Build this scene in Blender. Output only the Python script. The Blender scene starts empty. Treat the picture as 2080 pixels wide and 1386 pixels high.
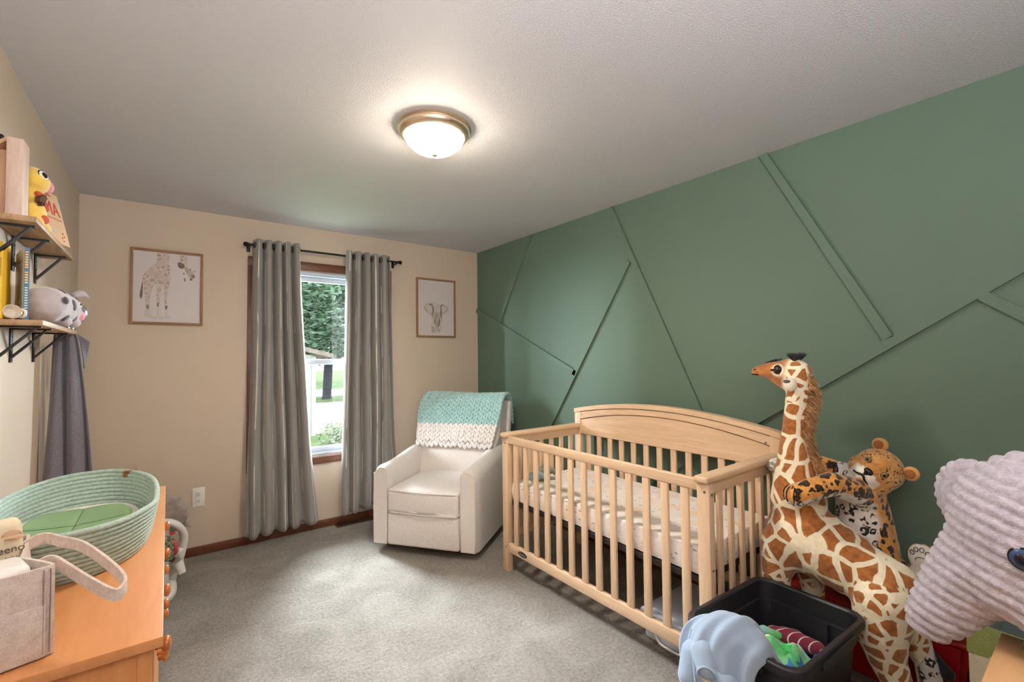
import bpy, bmesh, math, random
import numpy as np
from math import sin, cos, pi, radians, sqrt, atan2, floor as ffloor
from mathutils import Vector, Matrix, noise

S = bpy.context.scene
COL = S.collection
rng = random.Random(11)

# ------------------------------------------------------------------ helpers
def lin(c):
    c = c / 255.0
    return c / 12.92 if c <= 0.04045 else ((c + 0.055) / 1.055) ** 2.4

def C(r, g, b):
    return (lin(r), lin(g), lin(b), 1.0)

def nt(name):
    m = bpy.data.materials.new(name)
    m.use_nodes = True
    t = m.node_tree
    return m, t, t.nodes, t.links, t.nodes['Principled BSDF']

def coords(t, kind='Object', scale=(1, 1, 1), rot=(0, 0, 0)):
    tc = t.nodes.new('ShaderNodeTexCoord')
    mp = t.nodes.new('ShaderNodeMapping')
    mp.inputs['Scale'].default_value = scale
    mp.inputs['Rotation'].default_value = rot
    t.links.new(tc.outputs[kind], mp.inputs['Vector'])
    return mp.outputs['Vector']

def tnoise(t, vec, scale, detail=3, rough=0.5, dist=0.0):
    n = t.nodes.new('ShaderNodeTexNoise')
    n.inputs['Scale'].default_value = scale
    n.inputs['Detail'].default_value = detail
    n.inputs['Roughness'].default_value = rough
    n.inputs['Distortion'].default_value = dist
    t.links.new(vec, n.inputs['Vector'])
    return n.outputs['Fac']

def ramp(t, fac, stops, interp='LINEAR'):
    r = t.nodes.new('ShaderNodeValToRGB')
    r.color_ramp.interpolation = interp
    e = r.color_ramp.elements
    e[0].position, e[0].color = stops[0]
    e[1].position, e[1].color = stops[-1]
    for p, c in stops[1:-1]:
        x = e.new(p); x.color = c
    t.links.new(fac, r.inputs['Fac'])
    return r.outputs['Color']

def vmath(t, op, a, b=None, c=None):
    m = t.nodes.new('ShaderNodeMath'); m.operation = op
    for i, v in enumerate((a, b, c)):
        if v is None: continue
        if isinstance(v, (int, float)): m.inputs[i].default_value = v
        else: t.links.new(v, m.inputs[i])
    return m.outputs[0]

def cmix(t, fac, a, b, mode='MIX'):
    m = t.nodes.new('ShaderNodeMix'); m.data_type = 'RGBA'; m.blend_type = mode
    for sock, v in ((m.inputs[0], fac), (m.inputs[6], a), (m.inputs[7], b)):
        if isinstance(v, (int, float)): sock.default_value = v
        elif isinstance(v, tuple): sock.default_value = v
        else: t.links.new(v, sock)
    return m.outputs[2]

def bumpn(t, bsdf, h, strength=0.3, dist=0.005):
    b = t.nodes.new('ShaderNodeBump')
    b.inputs['Strength'].default_value = strength
    b.inputs['Distance'].default_value = dist
    t.links.new(h, b.inputs['Height'])
    t.links.new(b.outputs['Normal'], bsdf.inputs['Normal'])

def mat(name, col, rough=0.6, metal=0.0, var=None, bump=None, sheen=0.0, spec=0.5, stretch=(1, 1, 1), coat=0.0):
    m, t, N, L, b = nt(name)
    b.inputs['Base Color'].default_value = col
    b.inputs['Roughness'].default_value = rough
    b.inputs['Metallic'].default_value = metal
    b.inputs['Specular IOR Level'].default_value = spec
    b.inputs['Coat Weight'].default_value = coat
    if sheen:
        b.inputs['Sheen Weight'].default_value = sheen
        b.inputs['Sheen Roughness'].default_value = 0.5
    if var or bump:
        v = coords(t, 'Object', stretch)
    if var:
        f = tnoise(t, v, var[0], 4)
        a = var[1]
        lo = tuple(x * (1 - a) for x in col[:3]) + (1,)
        hi = tuple(min(1, x * (1 + a)) for x in col[:3]) + (1,)
        L.new(ramp(t, f, [(0.3, lo), (0.7, hi)]), b.inputs['Base Color'])
    if bump:
        bumpn(t, b, tnoise(t, v, bump[0], 3), bump[1], bump[2] if len(bump) > 2 else 0.003)
    return m

def wood(name, ca, cb, scale=14, axis=1, rough=0.45, stretch=14, coat=0.0, ring=0.0):
    m, t, N, L, b = nt(name)
    s = [stretch] * 3; s[axis] = 1.0
    v = coords(t, 'Object', tuple(s))
    f = tnoise(t, v, scale * 0.18, 5, 0.6, 1.2)
    f2 = tnoise(t, v, scale * 1.2, 3)
    f3 = vmath(t, 'ADD', vmath(t, 'MULTIPLY', f, 0.75), vmath(t, 'MULTIPLY', f2, 0.25))
    L.new(ramp(t, f3, [(0.32, ca), (0.68, cb)]), b.inputs['Base Color'])
    b.inputs['Roughness'].default_value = rough
    b.inputs['Coat Weight'].default_value = coat
    bumpn(t, b, f2, 0.08, 0.002)
    return m

def wm(o):
    m = o.matrix_basis.copy()
    return wm(o.parent) @ m if o.parent else m

def to_obj(name, bm, m, smooth=40):
    bmesh.ops.recalc_face_normals(bm, faces=bm.faces)
    me = bpy.data.meshes.new(name)
    bm.to_mesh(me); bm.free()
    for x in (m if isinstance(m, (list, tuple)) else [m]):
        me.materials.append(x)
    if smooth:
        for p in me.polygons: p.use_smooth = True
        if smooth < 180: me.set_sharp_from_angle(angle=radians(smooth))
    o = bpy.data.objects.new(name, me)
    COL.objects.link(o)
    return o

def part(name, bm, m, parent, smooth=40, local=False, label=None):
    if not local: bm.transform(wm(parent).inverted())
    o = to_obj(name, bm, m, smooth)
    o.parent = parent
    if label: o['label'] = label
    return o

def thing(name, label, cat, loc=(0, 0, 0), rz=0.0, group=None):
    o = bpy.data.objects.new(name, None)
    o.empty_display_size = 0.05
    COL.objects.link(o)
    o.location = loc; o.rotation_euler = (0, 0, rz)
    o['label'] = label; o['category'] = cat
    if group: o['group'] = group
    return o

def single(name, bm, m, label, cat, smooth=40, group=None, kind=None):
    mn = [min(v.co[i] for v in bm.verts) for i in range(3)]
    mx = [max(v.co[i] for v in bm.verts) for i in range(3)]
    loc = Vector(((mn[0] + mx[0]) / 2, (mn[1] + mx[1]) / 2, mn[2]))
    bm.transform(Matrix.Translation(-loc))
    o = to_obj(name, bm, m, smooth)
    o.location = loc
    if label: o['label'] = label; o['category'] = cat
    if group: o['group'] = group
    if kind: o['kind'] = kind
    return o

def struct(name, bm, m, smooth=40, parent=None):
    o = to_obj(name, bm, m, smooth)
    if parent: o.parent = parent
    else: o['kind'] = 'structure'
    return o

def B(): return bmesh.new()

def merge(bm, tmp, mi=0):
    me = bpy.data.meshes.new('tmp')
    if mi:
        for f in tmp.faces: f.material_index = mi
    tmp.to_mesh(me); tmp.free()
    bm.from_mesh(me)
    bpy.data.meshes.remove(me)
    return bm

def box(bm, c, s, rot=None, bev=0.0, seg=2, warp=None, sub=0, mi=0):
    t = B()
    bmesh.ops.create_cube(t, size=1.0)
    bmesh.ops.scale(t, vec=s, verts=t.verts)
    if sub: bmesh.ops.subdivide_edges(t, edges=t.edges, cuts=sub, use_grid_fill=True)
    if bev:
        ed = [e for e in t.edges if len(e.link_faces) == 2 and e.calc_face_angle(0) > 0.5]
        bmesh.ops.bevel(t, geom=ed, offset=bev, segments=seg, profile=0.5, affect='EDGES', clamp_overlap=True)
    if warp:
        for v in t.verts: v.co = warp(v.co.copy())
    M = Matrix.Translation(Vector(c))
    if rot is not None: M = M @ (rot.to_4x4() if len(rot) == 3 and hasattr(rot, 'to_4x4') else rot)
    t.transform(M)
    return merge(bm, t, mi)

def bx(bm, x0, x1, y0, y1, z0, z1, bev=0.0, seg=2, **k):
    return box(bm, ((x0 + x1) / 2, (y0 + y1) / 2, (z0 + z1) / 2), (x1 - x0, y1 - y0, z1 - z0), None, bev, seg, **k)

def ell(bm, c, r, rot=None, u=16, v=10, mi=0):
    t = B()
    bmesh.ops.create_uvsphere(t, u_segments=u, v_segments=v, radius=1.0)
    if isinstance(r, (int, float)): r = (r, r, r)
    bmesh.ops.scale(t, vec=r, verts=t.verts)
    M = Matrix.Translation(Vector(c))
    if rot is not None: M = M @ rot.to_4x4()
    t.transform(M)
    return merge(bm, t, mi)

def frames(pts, closed=False):
    n = len(pts); T = []
    for i in range(n):
        a = pts[(i - 1) % n] if (closed or i > 0) else pts[i]
        b = pts[(i + 1) % n] if (closed or i < n - 1) else pts[i]
        T.append((b - a).normalized())
    up = Vector((0, 0, 1)) if abs(T[0].z) < 0.9 else Vector((1, 0, 0))
    N = [(up - T[0] * up.dot(T[0])).normalized()]
    for i in range(1, n):
        q = T[i - 1].rotation_difference(T[i])
        v = q @ N[-1]; v = (v - T[i] * v.dot(T[i])).normalized()
        N.append(v)
    return T, N

def catmull(pts, k=6, closed=False):
    P = [Vector(p) for p in pts]; n = len(P); out = []
    for i in range(n if closed else n - 1):
        p0 = P[(i - 1) % n] if (closed or i > 0) else P[i]
        p1 = P[i]; p2 = P[(i + 1) % n]
        p3 = P[(i + 2) % n] if (closed or i + 2 < n) else p2
        for j in range(k):
            t = j / k
            out.append(0.5 * ((2 * p1) + (p2 - p0) * t + (2 * p0 - 5 * p1 + 4 * p2 - p3) * t * t + (3 * p1 - p0 - 3 * p2 + p3) * t ** 3))
    if not closed: out.append(P[-1])
    return out

def tube(bm, pts, r, seg=10, closed=False, sect=None, up=None):
    pts = [Vector(p) for p in pts]; n = len(pts)
    T, N = frames(pts, closed)
    if up is not None:
        for i in range(n):
            u = Vector(up(i / (n - 1)) if callable(up) else up)
            N[i] = (u - T[i] * u.dot(T[i])).normalized()
    rings = []
    for i in range(n):
        ri = r[i] if isinstance(r, (list, tuple)) else r
        b = T[i].cross(N[i])
        ring = []
        for j in range(len(sect) if sect else seg):
            if sect: x, y = sect[j]
            else: a = 2 * pi * j / seg; x, y = cos(a), sin(a)
            ring.append(bm.verts.new(pts[i] + N[i] * x * ri + b * y * ri))
        rings.append(ring)
    k = len(rings[0])
    for i in range(n if closed else n - 1):
        A, D = rings[i], rings[(i + 1) % n]
        for j in range(k):
            bm.faces.new((A[j], A[(j + 1) % k], D[(j + 1) % k], D[j]))
    if not closed:
        bm.faces.new(rings[0][::-1]); bm.faces.new(rings[-1])
    return bm

def cyl(bm, p0, p1, r0, r1=None, seg=16):
    return tube(bm, [p0, p1], [r0, r0 if r1 is None else r1], seg)

def lathe(bm, prof, seg=32, loc=(0, 0, 0), rot=None):
    t = B(); rings = []
    for r, z in prof:
        if r < 1e-5: rings.append([t.verts.new((0, 0, z))])
        else: rings.append([t.verts.new((r * cos(2 * pi * j / seg), r * sin(2 * pi * j / seg), z)) for j in range(seg)])
    for A, D in zip(rings, rings[1:]):
        for j in range(seg):
            k = (j + 1) % seg
            if len(A) == 1 and len(D) == 1: continue
            if len(A) == 1: t.faces.new((A[0], D[j], D[k]))
            elif len(D) == 1: t.faces.new((A[j], A[k], D[0]))
            else: t.faces.new((A[j], A[k], D[k], D[j]))
    M = Matrix.Translation(Vector(loc))
    if rot is not None: M = M @ rot.to_4x4()
    t.transform(M)
    return merge(bm, t)

def prism(bm, poly, o, u, v, d, mi=0):
    """polygon (list of 2D) placed at o + a*u + b*v, extruded by vector d"""
    o, u, v, d = Vector(o), Vector(u), Vector(v), Vector(d)
    t = B()
    A = [t.verts.new(o + u * a + v * b) for a, b in poly]
    D = [t.verts.new(o + u * a + v * b + d) for a, b in poly]
    n = len(poly)
    t.faces.new(A[::-1]); t.faces.new(D)
    for i in range(n):
        t.faces.new((A[i], A[(i + 1) % n], D[(i + 1) % n], D[i]))
    return merge(bm, t, mi)

def grid(bm, nu, nv, f, uv=None, thick=0.0):
    t = B(); V = []
    for i in range(nu + 1):
        V.append([t.verts.new(Vector(f(i / nu, j / nv))) for j in range(nv + 1)])
    lay = t.loops.layers.uv.new('UVMap') if uv else None
    for i in range(nu):
        for j in range(nv):
            fa = t.faces.new((V[i][j], V[i + 1][j], V[i + 1][j + 1], V[i][j + 1]))
            if lay:
                for lp, (a, b) in zip(fa.loops, ((i, j), (i + 1, j), (i + 1, j + 1), (i, j + 1))):
                    lp[lay].uv = uv(a / nu, b / nv)
    if thick:
        bmesh.ops.recalc_face_normals(t, faces=t.faces)
        bmesh.ops.solidify(t, geom=t.faces[:], thickness=thick)
    return merge(bm, t)

def organic(parts, vox=0.008, it=6, fac=0.5):
    """parts: ('c',p0,r0,p1,r1) or ('e',c,(rx,ry,rz),rot). One continuous skin over all of them."""
    t = B()
    for p in parts:
        if p[0] == 'c':
            a, b = Vector(p[1]), Vector(p[3]); ra, rb = p[2], p[4]
            n = max(2, int((b - a).length / (0.35 * min(ra, rb))) + 1)
            for i in range(n):
                k = i / (n - 1); q = bmesh.ops.create_icosphere(t, subdivisions=2, radius=ra + (rb - ra) * k)
                bmesh.ops.translate(t, verts=q['verts'], vec=a.lerp(b, k))
        else:
            q = bmesh.ops.create_icosphere(t, subdivisions=3, radius=1.0)
            M = Matrix.Translation(Vector(p[1]))
            if len(p) > 3 and p[3] is not None: M = M @ p[3].to_4x4()
            M = M @ Matrix.Diagonal(Vector(tuple(p[2]) + (1,)))
            bmesh.ops.transform(t, matrix=M, verts=q['verts'])
    me = bpy.data.meshes.new('o'); t.to_mesh(me); t.free()
    o = bpy.data.objects.new('o', me); COL.objects.link(o)
    r = o.modifiers.new('r', 'REMESH'); r.mode = 'VOXEL'; r.voxel_size = vox
    s = o.modifiers.new('s', 'SMOOTH'); s.iterations = it; s.factor = fac
    dg = bpy.context.evaluated_depsgraph_get()
    ev = o.evaluated_get(dg); m2 = bpy.data.meshes.new_from_object(ev)
    bm = B(); bm.from_mesh(m2)
    bpy.data.objects.remove(o); bpy.data.meshes.remove(me); bpy.data.meshes.remove(m2)
    return bm

def zone(o, fn, name='zone'):
    """per-vertex masks of the plush fabric's printed regions, from position"""
    me = o.data
    a = me.attributes.new(name, 'FLOAT_COLOR', 'POINT')
    W0 = wm(o)
    buf = np.zeros(len(me.vertices) * 4, dtype=np.float32)
    for i, v in enumerate(me.vertices):
        q = fn(W0 @ v.co)
        buf[i * 4:i * 4 + 4] = (q[0], q[1], q[2], 1)
    a.data.foreach_set('color', buf)

def sst(a, b, x):
    k = max(0.0, min(1.0, (x - a) / (b - a))); return k * k * (3 - 2 * k)

def text_bm(txt, size, o, u, v, depth=0.0006, align='CENTER', xs=1.0):
    cu = bpy.data.curves.new('t', 'FONT'); cu.body = txt; cu.size = size; cu.align_x = align; cu.extrude = depth
    ob = bpy.data.objects.new('t', cu); COL.objects.link(ob)
    dg = bpy.context.evaluated_depsgraph_get()
    me = bpy.data.meshes.new_from_object(ob.evaluated_get(dg))
    bm = B(); bm.from_mesh(me)
    bpy.data.objects.remove(ob); bpy.data.curves.remove(cu); bpy.data.meshes.remove(me)
    u, v = Vector(u).normalized(), Vector(v).normalized(); w = u.cross(v)
    M = Matrix((( u.x * xs, v.x, w.x, o[0]), (u.y * xs, v.y, w.y, o[1]), (u.z * xs, v.z, w.z, o[2]), (0, 0, 0, 1)))
    bm.transform(M)
    return bm

def strands(bm, roots, width=0.003, seg=4, taper=True):
    """roots: list of (p, dir, length, droop)"""
    for p, d, ln, droop in roots:
        p = Vector(p); d = Vector(d).normalized()
        side = d.cross(Vector((rng.uniform(-1, 1), rng.uniform(-1, 1), rng.uniform(-1, 1)))).normalized()
        prev = None; pos = p.copy()
        for i in range(seg + 1):
            k = i / seg
            w = width * (1 - 0.85 * k if taper else 1)
            a = bm.verts.new(pos - side * w / 2); b = bm.verts.new(pos + side * w / 2)
            if prev: bm.faces.new((prev[0], prev[1], b, a))
            prev = (a, b)
            dd = (d + Vector((0, 0, -droop * k))).normalized()
            pos = pos + dd * (ln / seg)
    return bm
WORLD, SUN, LAMP, BOUNCE_FILL, DAY_FILL, SIDE_FILL, EXPO = 3.2, 1.5, 32.0, 58.0, 6200.0, 2600.0, 0.42
# ------------------------------------------------------------------ materials
XL, XR, YB, YF, H = -0.46, 2.533, 3.943, -0.75, 2.44

def wall_paint(name, col, b=0.12):
    m, t, N, L, bs = nt(name)
    v = coords(t, 'Object')
    f = tnoise(t, v, 2.0, 3)
    lo = tuple(x * 0.97 for x in col[:3]) + (1,)
    L.new(ramp(t, f, [(0.3, lo), (0.7, col)]), bs.inputs['Base Color'])
    bs.inputs['Roughness'].default_value = 0.62
    bs.inputs['Specular IOR Level'].default_value = 0.35
    bumpn(t, bs, tnoise(t, v, 160, 3, 0.6), b, 0.004)
    return m

M_tan = wall_paint('paint_tan', C(204, 188, 170))
M_green = wall_paint('paint_green', C(96, 118, 103), 0.16)

def ceiling_mat():
    m, t, N, L, bs = nt('ceiling_texture')
    v = coords(t, 'Object')
    bs.inputs['Base Color'].default_value = C(208, 206, 210)
    bs.inputs['Roughness'].default_value = 0.6
    f = tnoise(t, v, 150, 4, 0.65)
    h = ramp(t, f, [(0.42, (0, 0, 0, 1)), (0.62, (1, 1, 1, 1))])
    bumpn(t, bs, h, 0.6, 0.003)
    return m
M_ceil = ceiling_mat()

def carpet_mat():
    m, t, N, L, bs = nt('carpet_pile')
    v = coords(t, 'Object')
    big = tnoise(t, v, 3.2, 4, 0.6, 0.8)
    v2 = coords(t, 'Object', (1, 1, 1))
    fine = tnoise(t, v2, 190, 3, 0.75)
    mid = tnoise(t, v2, 60, 3, 0.6)
    f = vmath(t, 'ADD', vmath(t, 'MULTIPLY', big, 0.26), vmath(t, 'ADD', vmath(t, 'MULTIPLY', fine, 0.48), vmath(t, 'MULTIPLY', mid, 0.26)))
    L.new(ramp(t, f, [(0.36, C(112, 103, 92)), (0.5, C(170, 162, 150)), (0.64, C(214, 208, 198))]), bs.inputs['Base Color'])
    bs.inputs['Roughness'].default_value = 0.95
    bs.inputs['Specular IOR Level'].default_value = 0.1
    bs.inputs['Sheen Weight'].default_value = 0.25
    bumpn(t, bs, vmath(t, 'ADD', fine, vmath(t, 'MULTIPLY', mid, 1.2)), 1.0, 0.02)
    return m
M_carpet = carpet_mat()

M_trim = wood('brown_trim_wood', C(84, 46, 30), C(118, 70, 46), 16, 0, 0.4, 10)
M_trimv = wood('brown_trim_wood_upright', C(84, 46, 30), C(118, 70, 46), 16, 2, 0.4, 10)
M_vinyl = mat('shaded_white_vinyl', C(170, 175, 186), 0.4)  # white vinyl with its shade put into the grey-blue base colour
M_black = mat('black_metal', C(22, 21, 22), 0.45, 0.3)
M_white = mat('white_plastic', C(232, 230, 226), 0.35)
M_nickel = mat('brushed_nickel', C(226, 208, 182), 0.33, 1.0)

def glass_mat():
    m, t, N, L, bs = nt('window_glass')
    tr = N.new('ShaderNodeBsdfTransparent'); gl = N.new('ShaderNodeBsdfGlossy')
    gl.inputs['Roughness'].default_value = 0.02
    fr = N.new('ShaderNodeFresnel'); fr.inputs['IOR'].default_value = 1.45
    mx = N.new('ShaderNodeMixShader')
    L.new(vmath(t, 'MULTIPLY', fr.outputs[0], 0.6), mx.inputs[0])
    L.new(tr.outputs[0], mx.inputs[1]); L.new(gl.outputs[0], mx.inputs[2])
    L.new(mx.outputs[0], N['Material Output'].inputs[0])
    return m
M_glass = glass_mat()

# ------------------------------------------------------------------ room shell
b = B(); bx(b, XL - .1, XR + .1, YF, YB + .15, -.08, 0.0)
floor_o = struct('floor', b, M_carpet)
b = B(); bx(b, XL - .1, XR + .1, YF, YB + .25, H, H + .1)
struct('ceiling', b, M_ceil)
b = B(); bx(b, XL - .12, XL, YF, YB + .15, -.08, H)
struct('wall_left', b, M_tan)
b = B(); bx(b, XR, XR + .12, YF, YB + .15, -.08, H)
struct('wall_right', b, M_green)
b = B(); bx(b, XL, XR, YF - .12, YF, -.08, H)
struct('wall_front', b, M_tan)
# back wall with the window opening
WX0, WX1, WZ0, WZ1 = 0.545, 1.535, 0.585, 2.085
b = B()
for x0, x1, z0, z1 in ((XL, WX0, -.08, H), (WX1, XR, -.08, H), (WX0, WX1, -.08, WZ0), (WX0, WX1, WZ1, H)):
    bx(b, x0, x1, YB, YB + .15, z0, z1)
bmesh.ops.remove_doubles(b, verts=b.verts, dist=1e-5)
struct('wall_back', b, M_tan)

b = B(); bx(b, XL, XR, YB - .014, YB, 0, .062, .003)
struct('baseboard_back', b, M_trim)
b = B(); bx(b, XL, XL + .014, YF, YB - .014, 0, .062, .003)
struct('baseboard_left', b, M_trim)
b = B(); bx(b, XR - .014, XR, YF, YB - .014, 0, .062, .003)
struct('baseboard_right', b, M_trim)

# window: casing, vinyl frame, sashes, panes
win = bpy.data.objects.new('window_1', None); COL.objects.link(win); win['kind'] = 'structure'
win.location = (1.04, YB, WZ0)
cw = .07
b = B(); bx(b, WX0 - cw, WX1 + cw, YB - .018, YB, WZ1, WZ1 + cw, .004)
bx(b, WX0 - cw, WX1 + cw, YB - .014, YB, WZ1 + .012, WZ1 + cw - .014, .002)
part('casing', b, M_trim, win)
for x0 in (WX0 - cw, WX1):
    b = B(); bx(b, x0, x0 + cw, YB - .018, YB, WZ0 - .065, WZ1, .004)
    part('casing', b, M_trimv, win)
b = B(); bx(b, WX0 - cw, WX1 + cw, YB - .02, YB, WZ0 - .065, WZ0, .005); bx(b, WX0 - cw + .005, WX1 + cw - .005, YB - .026, YB - .018, WZ0 - .022, WZ0 - .006, .003)
part('casing', b, M_trim, win)
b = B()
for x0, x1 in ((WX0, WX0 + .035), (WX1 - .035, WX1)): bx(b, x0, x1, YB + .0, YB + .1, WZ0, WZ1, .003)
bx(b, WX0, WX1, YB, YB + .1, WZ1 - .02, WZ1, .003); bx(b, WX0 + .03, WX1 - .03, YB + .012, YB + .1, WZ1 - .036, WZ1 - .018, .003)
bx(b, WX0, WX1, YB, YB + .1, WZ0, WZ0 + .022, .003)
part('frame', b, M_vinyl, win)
zm = 1.345
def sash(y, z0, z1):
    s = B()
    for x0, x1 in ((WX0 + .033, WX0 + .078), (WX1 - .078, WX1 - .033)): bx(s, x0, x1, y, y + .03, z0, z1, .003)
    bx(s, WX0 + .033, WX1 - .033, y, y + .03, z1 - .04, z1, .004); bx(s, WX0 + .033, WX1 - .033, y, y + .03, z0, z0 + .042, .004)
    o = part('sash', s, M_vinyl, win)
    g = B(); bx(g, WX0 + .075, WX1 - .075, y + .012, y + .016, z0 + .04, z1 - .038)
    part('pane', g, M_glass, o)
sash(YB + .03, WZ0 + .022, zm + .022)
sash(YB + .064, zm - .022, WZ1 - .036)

# green batten strips on the right wall: (y,z)-(y,z), width
TR = [((3.94, 1.847), (2.53, 1.238), .042), ((3.062, 2.44), (3.545, 1.70), .042), ((2.158, 2.44), (1.502, 1.03), .04),
      ((2.007, 2.02), (2.86, .77), .04), ((1.104, 2.44), (.605, 1.437), .042), ((-.74, 2.335), (1.86, .555), .042), ((.311, 1.594), (-.74, .72), .04)]
for i, (p, q, w) in enumerate(TR):
    p, q = Vector(p), Vector(q); d = (q - p).normalized(); n = Vector((-d.y, d.x))
    poly = [(p + n * w / 2), (q + n * w / 2), (q - n * w / 2), (p - n * w / 2)]
    b = B(); prism(b, [(a.x, min(a.y, H - .001)) for a in poly], (XR - (.019 if i not in (0, 1, 3, 6) else .0185), 0, 0), (0, 1, 0), (0, 0, 1), (.019, 0, 0))
    struct('trim_%d' % (i + 1), b, M_green)

# wall outlet
t = thing('wall_outlet', 'white duplex electrical outlet on the tan wall left of the window', 'outlet', (.184, YB, .335))
b = B(); bx(b, .147, .221, YB - .007, YB, .338, .472, .004)
part('cover_plate', b, M_white, t)
for z in (.43, .38):
    b = B(); bx(b, .168, .2, YB - .010, YB - .006, z - .018, z + .018, .006)
    o = part('socket', b, M_white, t)
    b = B()
    bx(b, .176, .1785, YB - .0106, YB - .009, z - .002, z + .009); bx(b, .1895, .192, YB - .0106, YB - .009, z - .002, z + .007)
    cyl(b, (.184, YB - .0106, z - .009), (.184, YB - .009, z - .009), .003, seg=8)
    part('slot', b, M_black, o)

# floor register
t = thing('floor_vent', 'brown metal floor register beside the baseboard under the window', 'vent', (1.27, 3.885, 0))
M_brz = mat('brown_register_metal', C(92, 70, 52), 0.45, 0.5)
b = B(); bx(b, 1.11, 1.43, 3.845, 3.927, 0, .008, .003)
part('frame', b, M_brz, t)
b = B()
for i in range(26):
    x = 1.122 + i * .0118; bx(b, x, x + .004, 3.855, 3.917, .0078, .011)
part('grille', b, M_black, t)

# ------------------------------------------------------------------ ceiling light
LX, LY = .977, 1.877
t = thing('ceiling_light', 'round flush ceiling light with brushed metal ring and glowing glass bowl', 'light', (LX, LY, H - .15))
b = B(); lathe(b, [(0, H), (.168, H), (.170, H - .008), (.162, H - .012), (.164, H - .024), (.158, H - .034), (.146, H - .046), (.139, H - .047), (.137, H - .040), (0, H - .040)], 64, (LX, LY, 0))
part('metal_ring', b, M_nickel, t, 60)
mg, tt, N, L, bs = nt('lit_glass'); bs.inputs['Base Color'].default_value = C(250, 244, 232)
bs.inputs['Emission Color'].default_value = (1.0, .86, .68, 1); bs.inputs['Emission Strength'].default_value = 62.0
bs.inputs['Roughness'].default_value = .3
b = B(); pr = [(.138, H - .042)]
for i in range(1, 13):
    a = i / 12 * pi / 2; pr.append((.137 * cos(a) if i < 12 else 0, H - .042 - .083 * sin(a) ** 1.15))
lathe(b, pr, 64, (LX, LY, 0)); part('glass_bowl', b, mg, t, 180)
b = B(); lathe(b, [(0, H - .122), (.012, H - .124), (.014, H - .128), (.009, H - .134), (0, H - .139)], 24, (LX, LY, 0)); part('finial', b, M_nickel, t, 180)

# ------------------------------------------------------------------ curtains
RY, RZ = YB - .095, 2.225
M_rod = mat('black_rod_metal', C(30, 27, 27), .4, .6)
t = thing('curtain_rod', 'thin black curtain rod with ball ends above the window', 'curtain rod', (1.05, RY, RZ))
b = B(); cyl(b, (.46, RY, RZ), (1.645, RY, RZ), .0085); part('rod', b, M_rod, t)
for x, s in ((.45, -1), (1.655, 1)):
    b = B(); ell(b, (x, RY, RZ), .017); cyl(b, (x - s * .02, RY, RZ), (x - s * .012, RY, RZ), .013); part('finial', b, M_rod, t, 60)
for x in (.478, 1.622):
    b = B(); bx(b, x - .012, x + .012, YB - .006, YB, RZ - .04, RZ + .02, .003); cyl(b, (x, YB, RZ - .012), (x, RY, RZ - .012), .006); part('bracket', b, M_rod, t)

def curtain_mat():
    m, t, N, L, bs = nt('grey_curtain_fabric')
    tc = N.new('ShaderNodeTexCoord'); sp = N.new('ShaderNodeSeparateXYZ'); L.new(tc.outputs['UV'], sp.inputs[0])
    u, v = sp.outputs[0], sp.outputs[1]
    fu = vmath(t, 'FRACT', vmath(t, 'MULTIPLY', u, 13.0))
    line = vmath(t, 'LESS_THAN', vmath(t, 'ABSOLUTE', vmath(t, 'SUBTRACT', fu, .5)), .06)
    dash = vmath(t, 'GREATER_THAN', vmath(t, 'FRACT', vmath(t, 'MULTIPLY', v, 110.0)), .42)
    cb = N.new('ShaderNodeCombineXYZ'); L.new(vmath(t, 'MULTIPLY', u, 40.0), cb.inputs[0]); L.new(vmath(t, 'MULTIPLY', v, 3.2), cb.inputs[1])
    gap = vmath(t, 'GREATER_THAN', tnoise(t, cb.outputs[0], 1.0, 1), .46)
    mk = vmath(t, 'MULTIPLY', vmath(t, 'MULTIPLY', line, dash), gap)
    weave = tnoise(t, coords(t, 'UV', (900, 260, 1)), 1.0, 2)
    base = ramp(t, weave, [(.3, C(122, 120, 116)), (.7, C(154, 151, 147))])
    L.new(cmix(t, mk, base, C(244, 238, 226)), bs.inputs['Base Color'])
    L.new(vmath(t, 'MULTIPLY', mk, .35), bs.inputs['Metallic'])
    bs.inputs['Roughness'].default_value = .5
    bs.inputs['Sheen Weight'].default_value = .3
    bumpn(t, bs, weave, .15, .001)
    return m
M_curt = curtain_mat()

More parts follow.
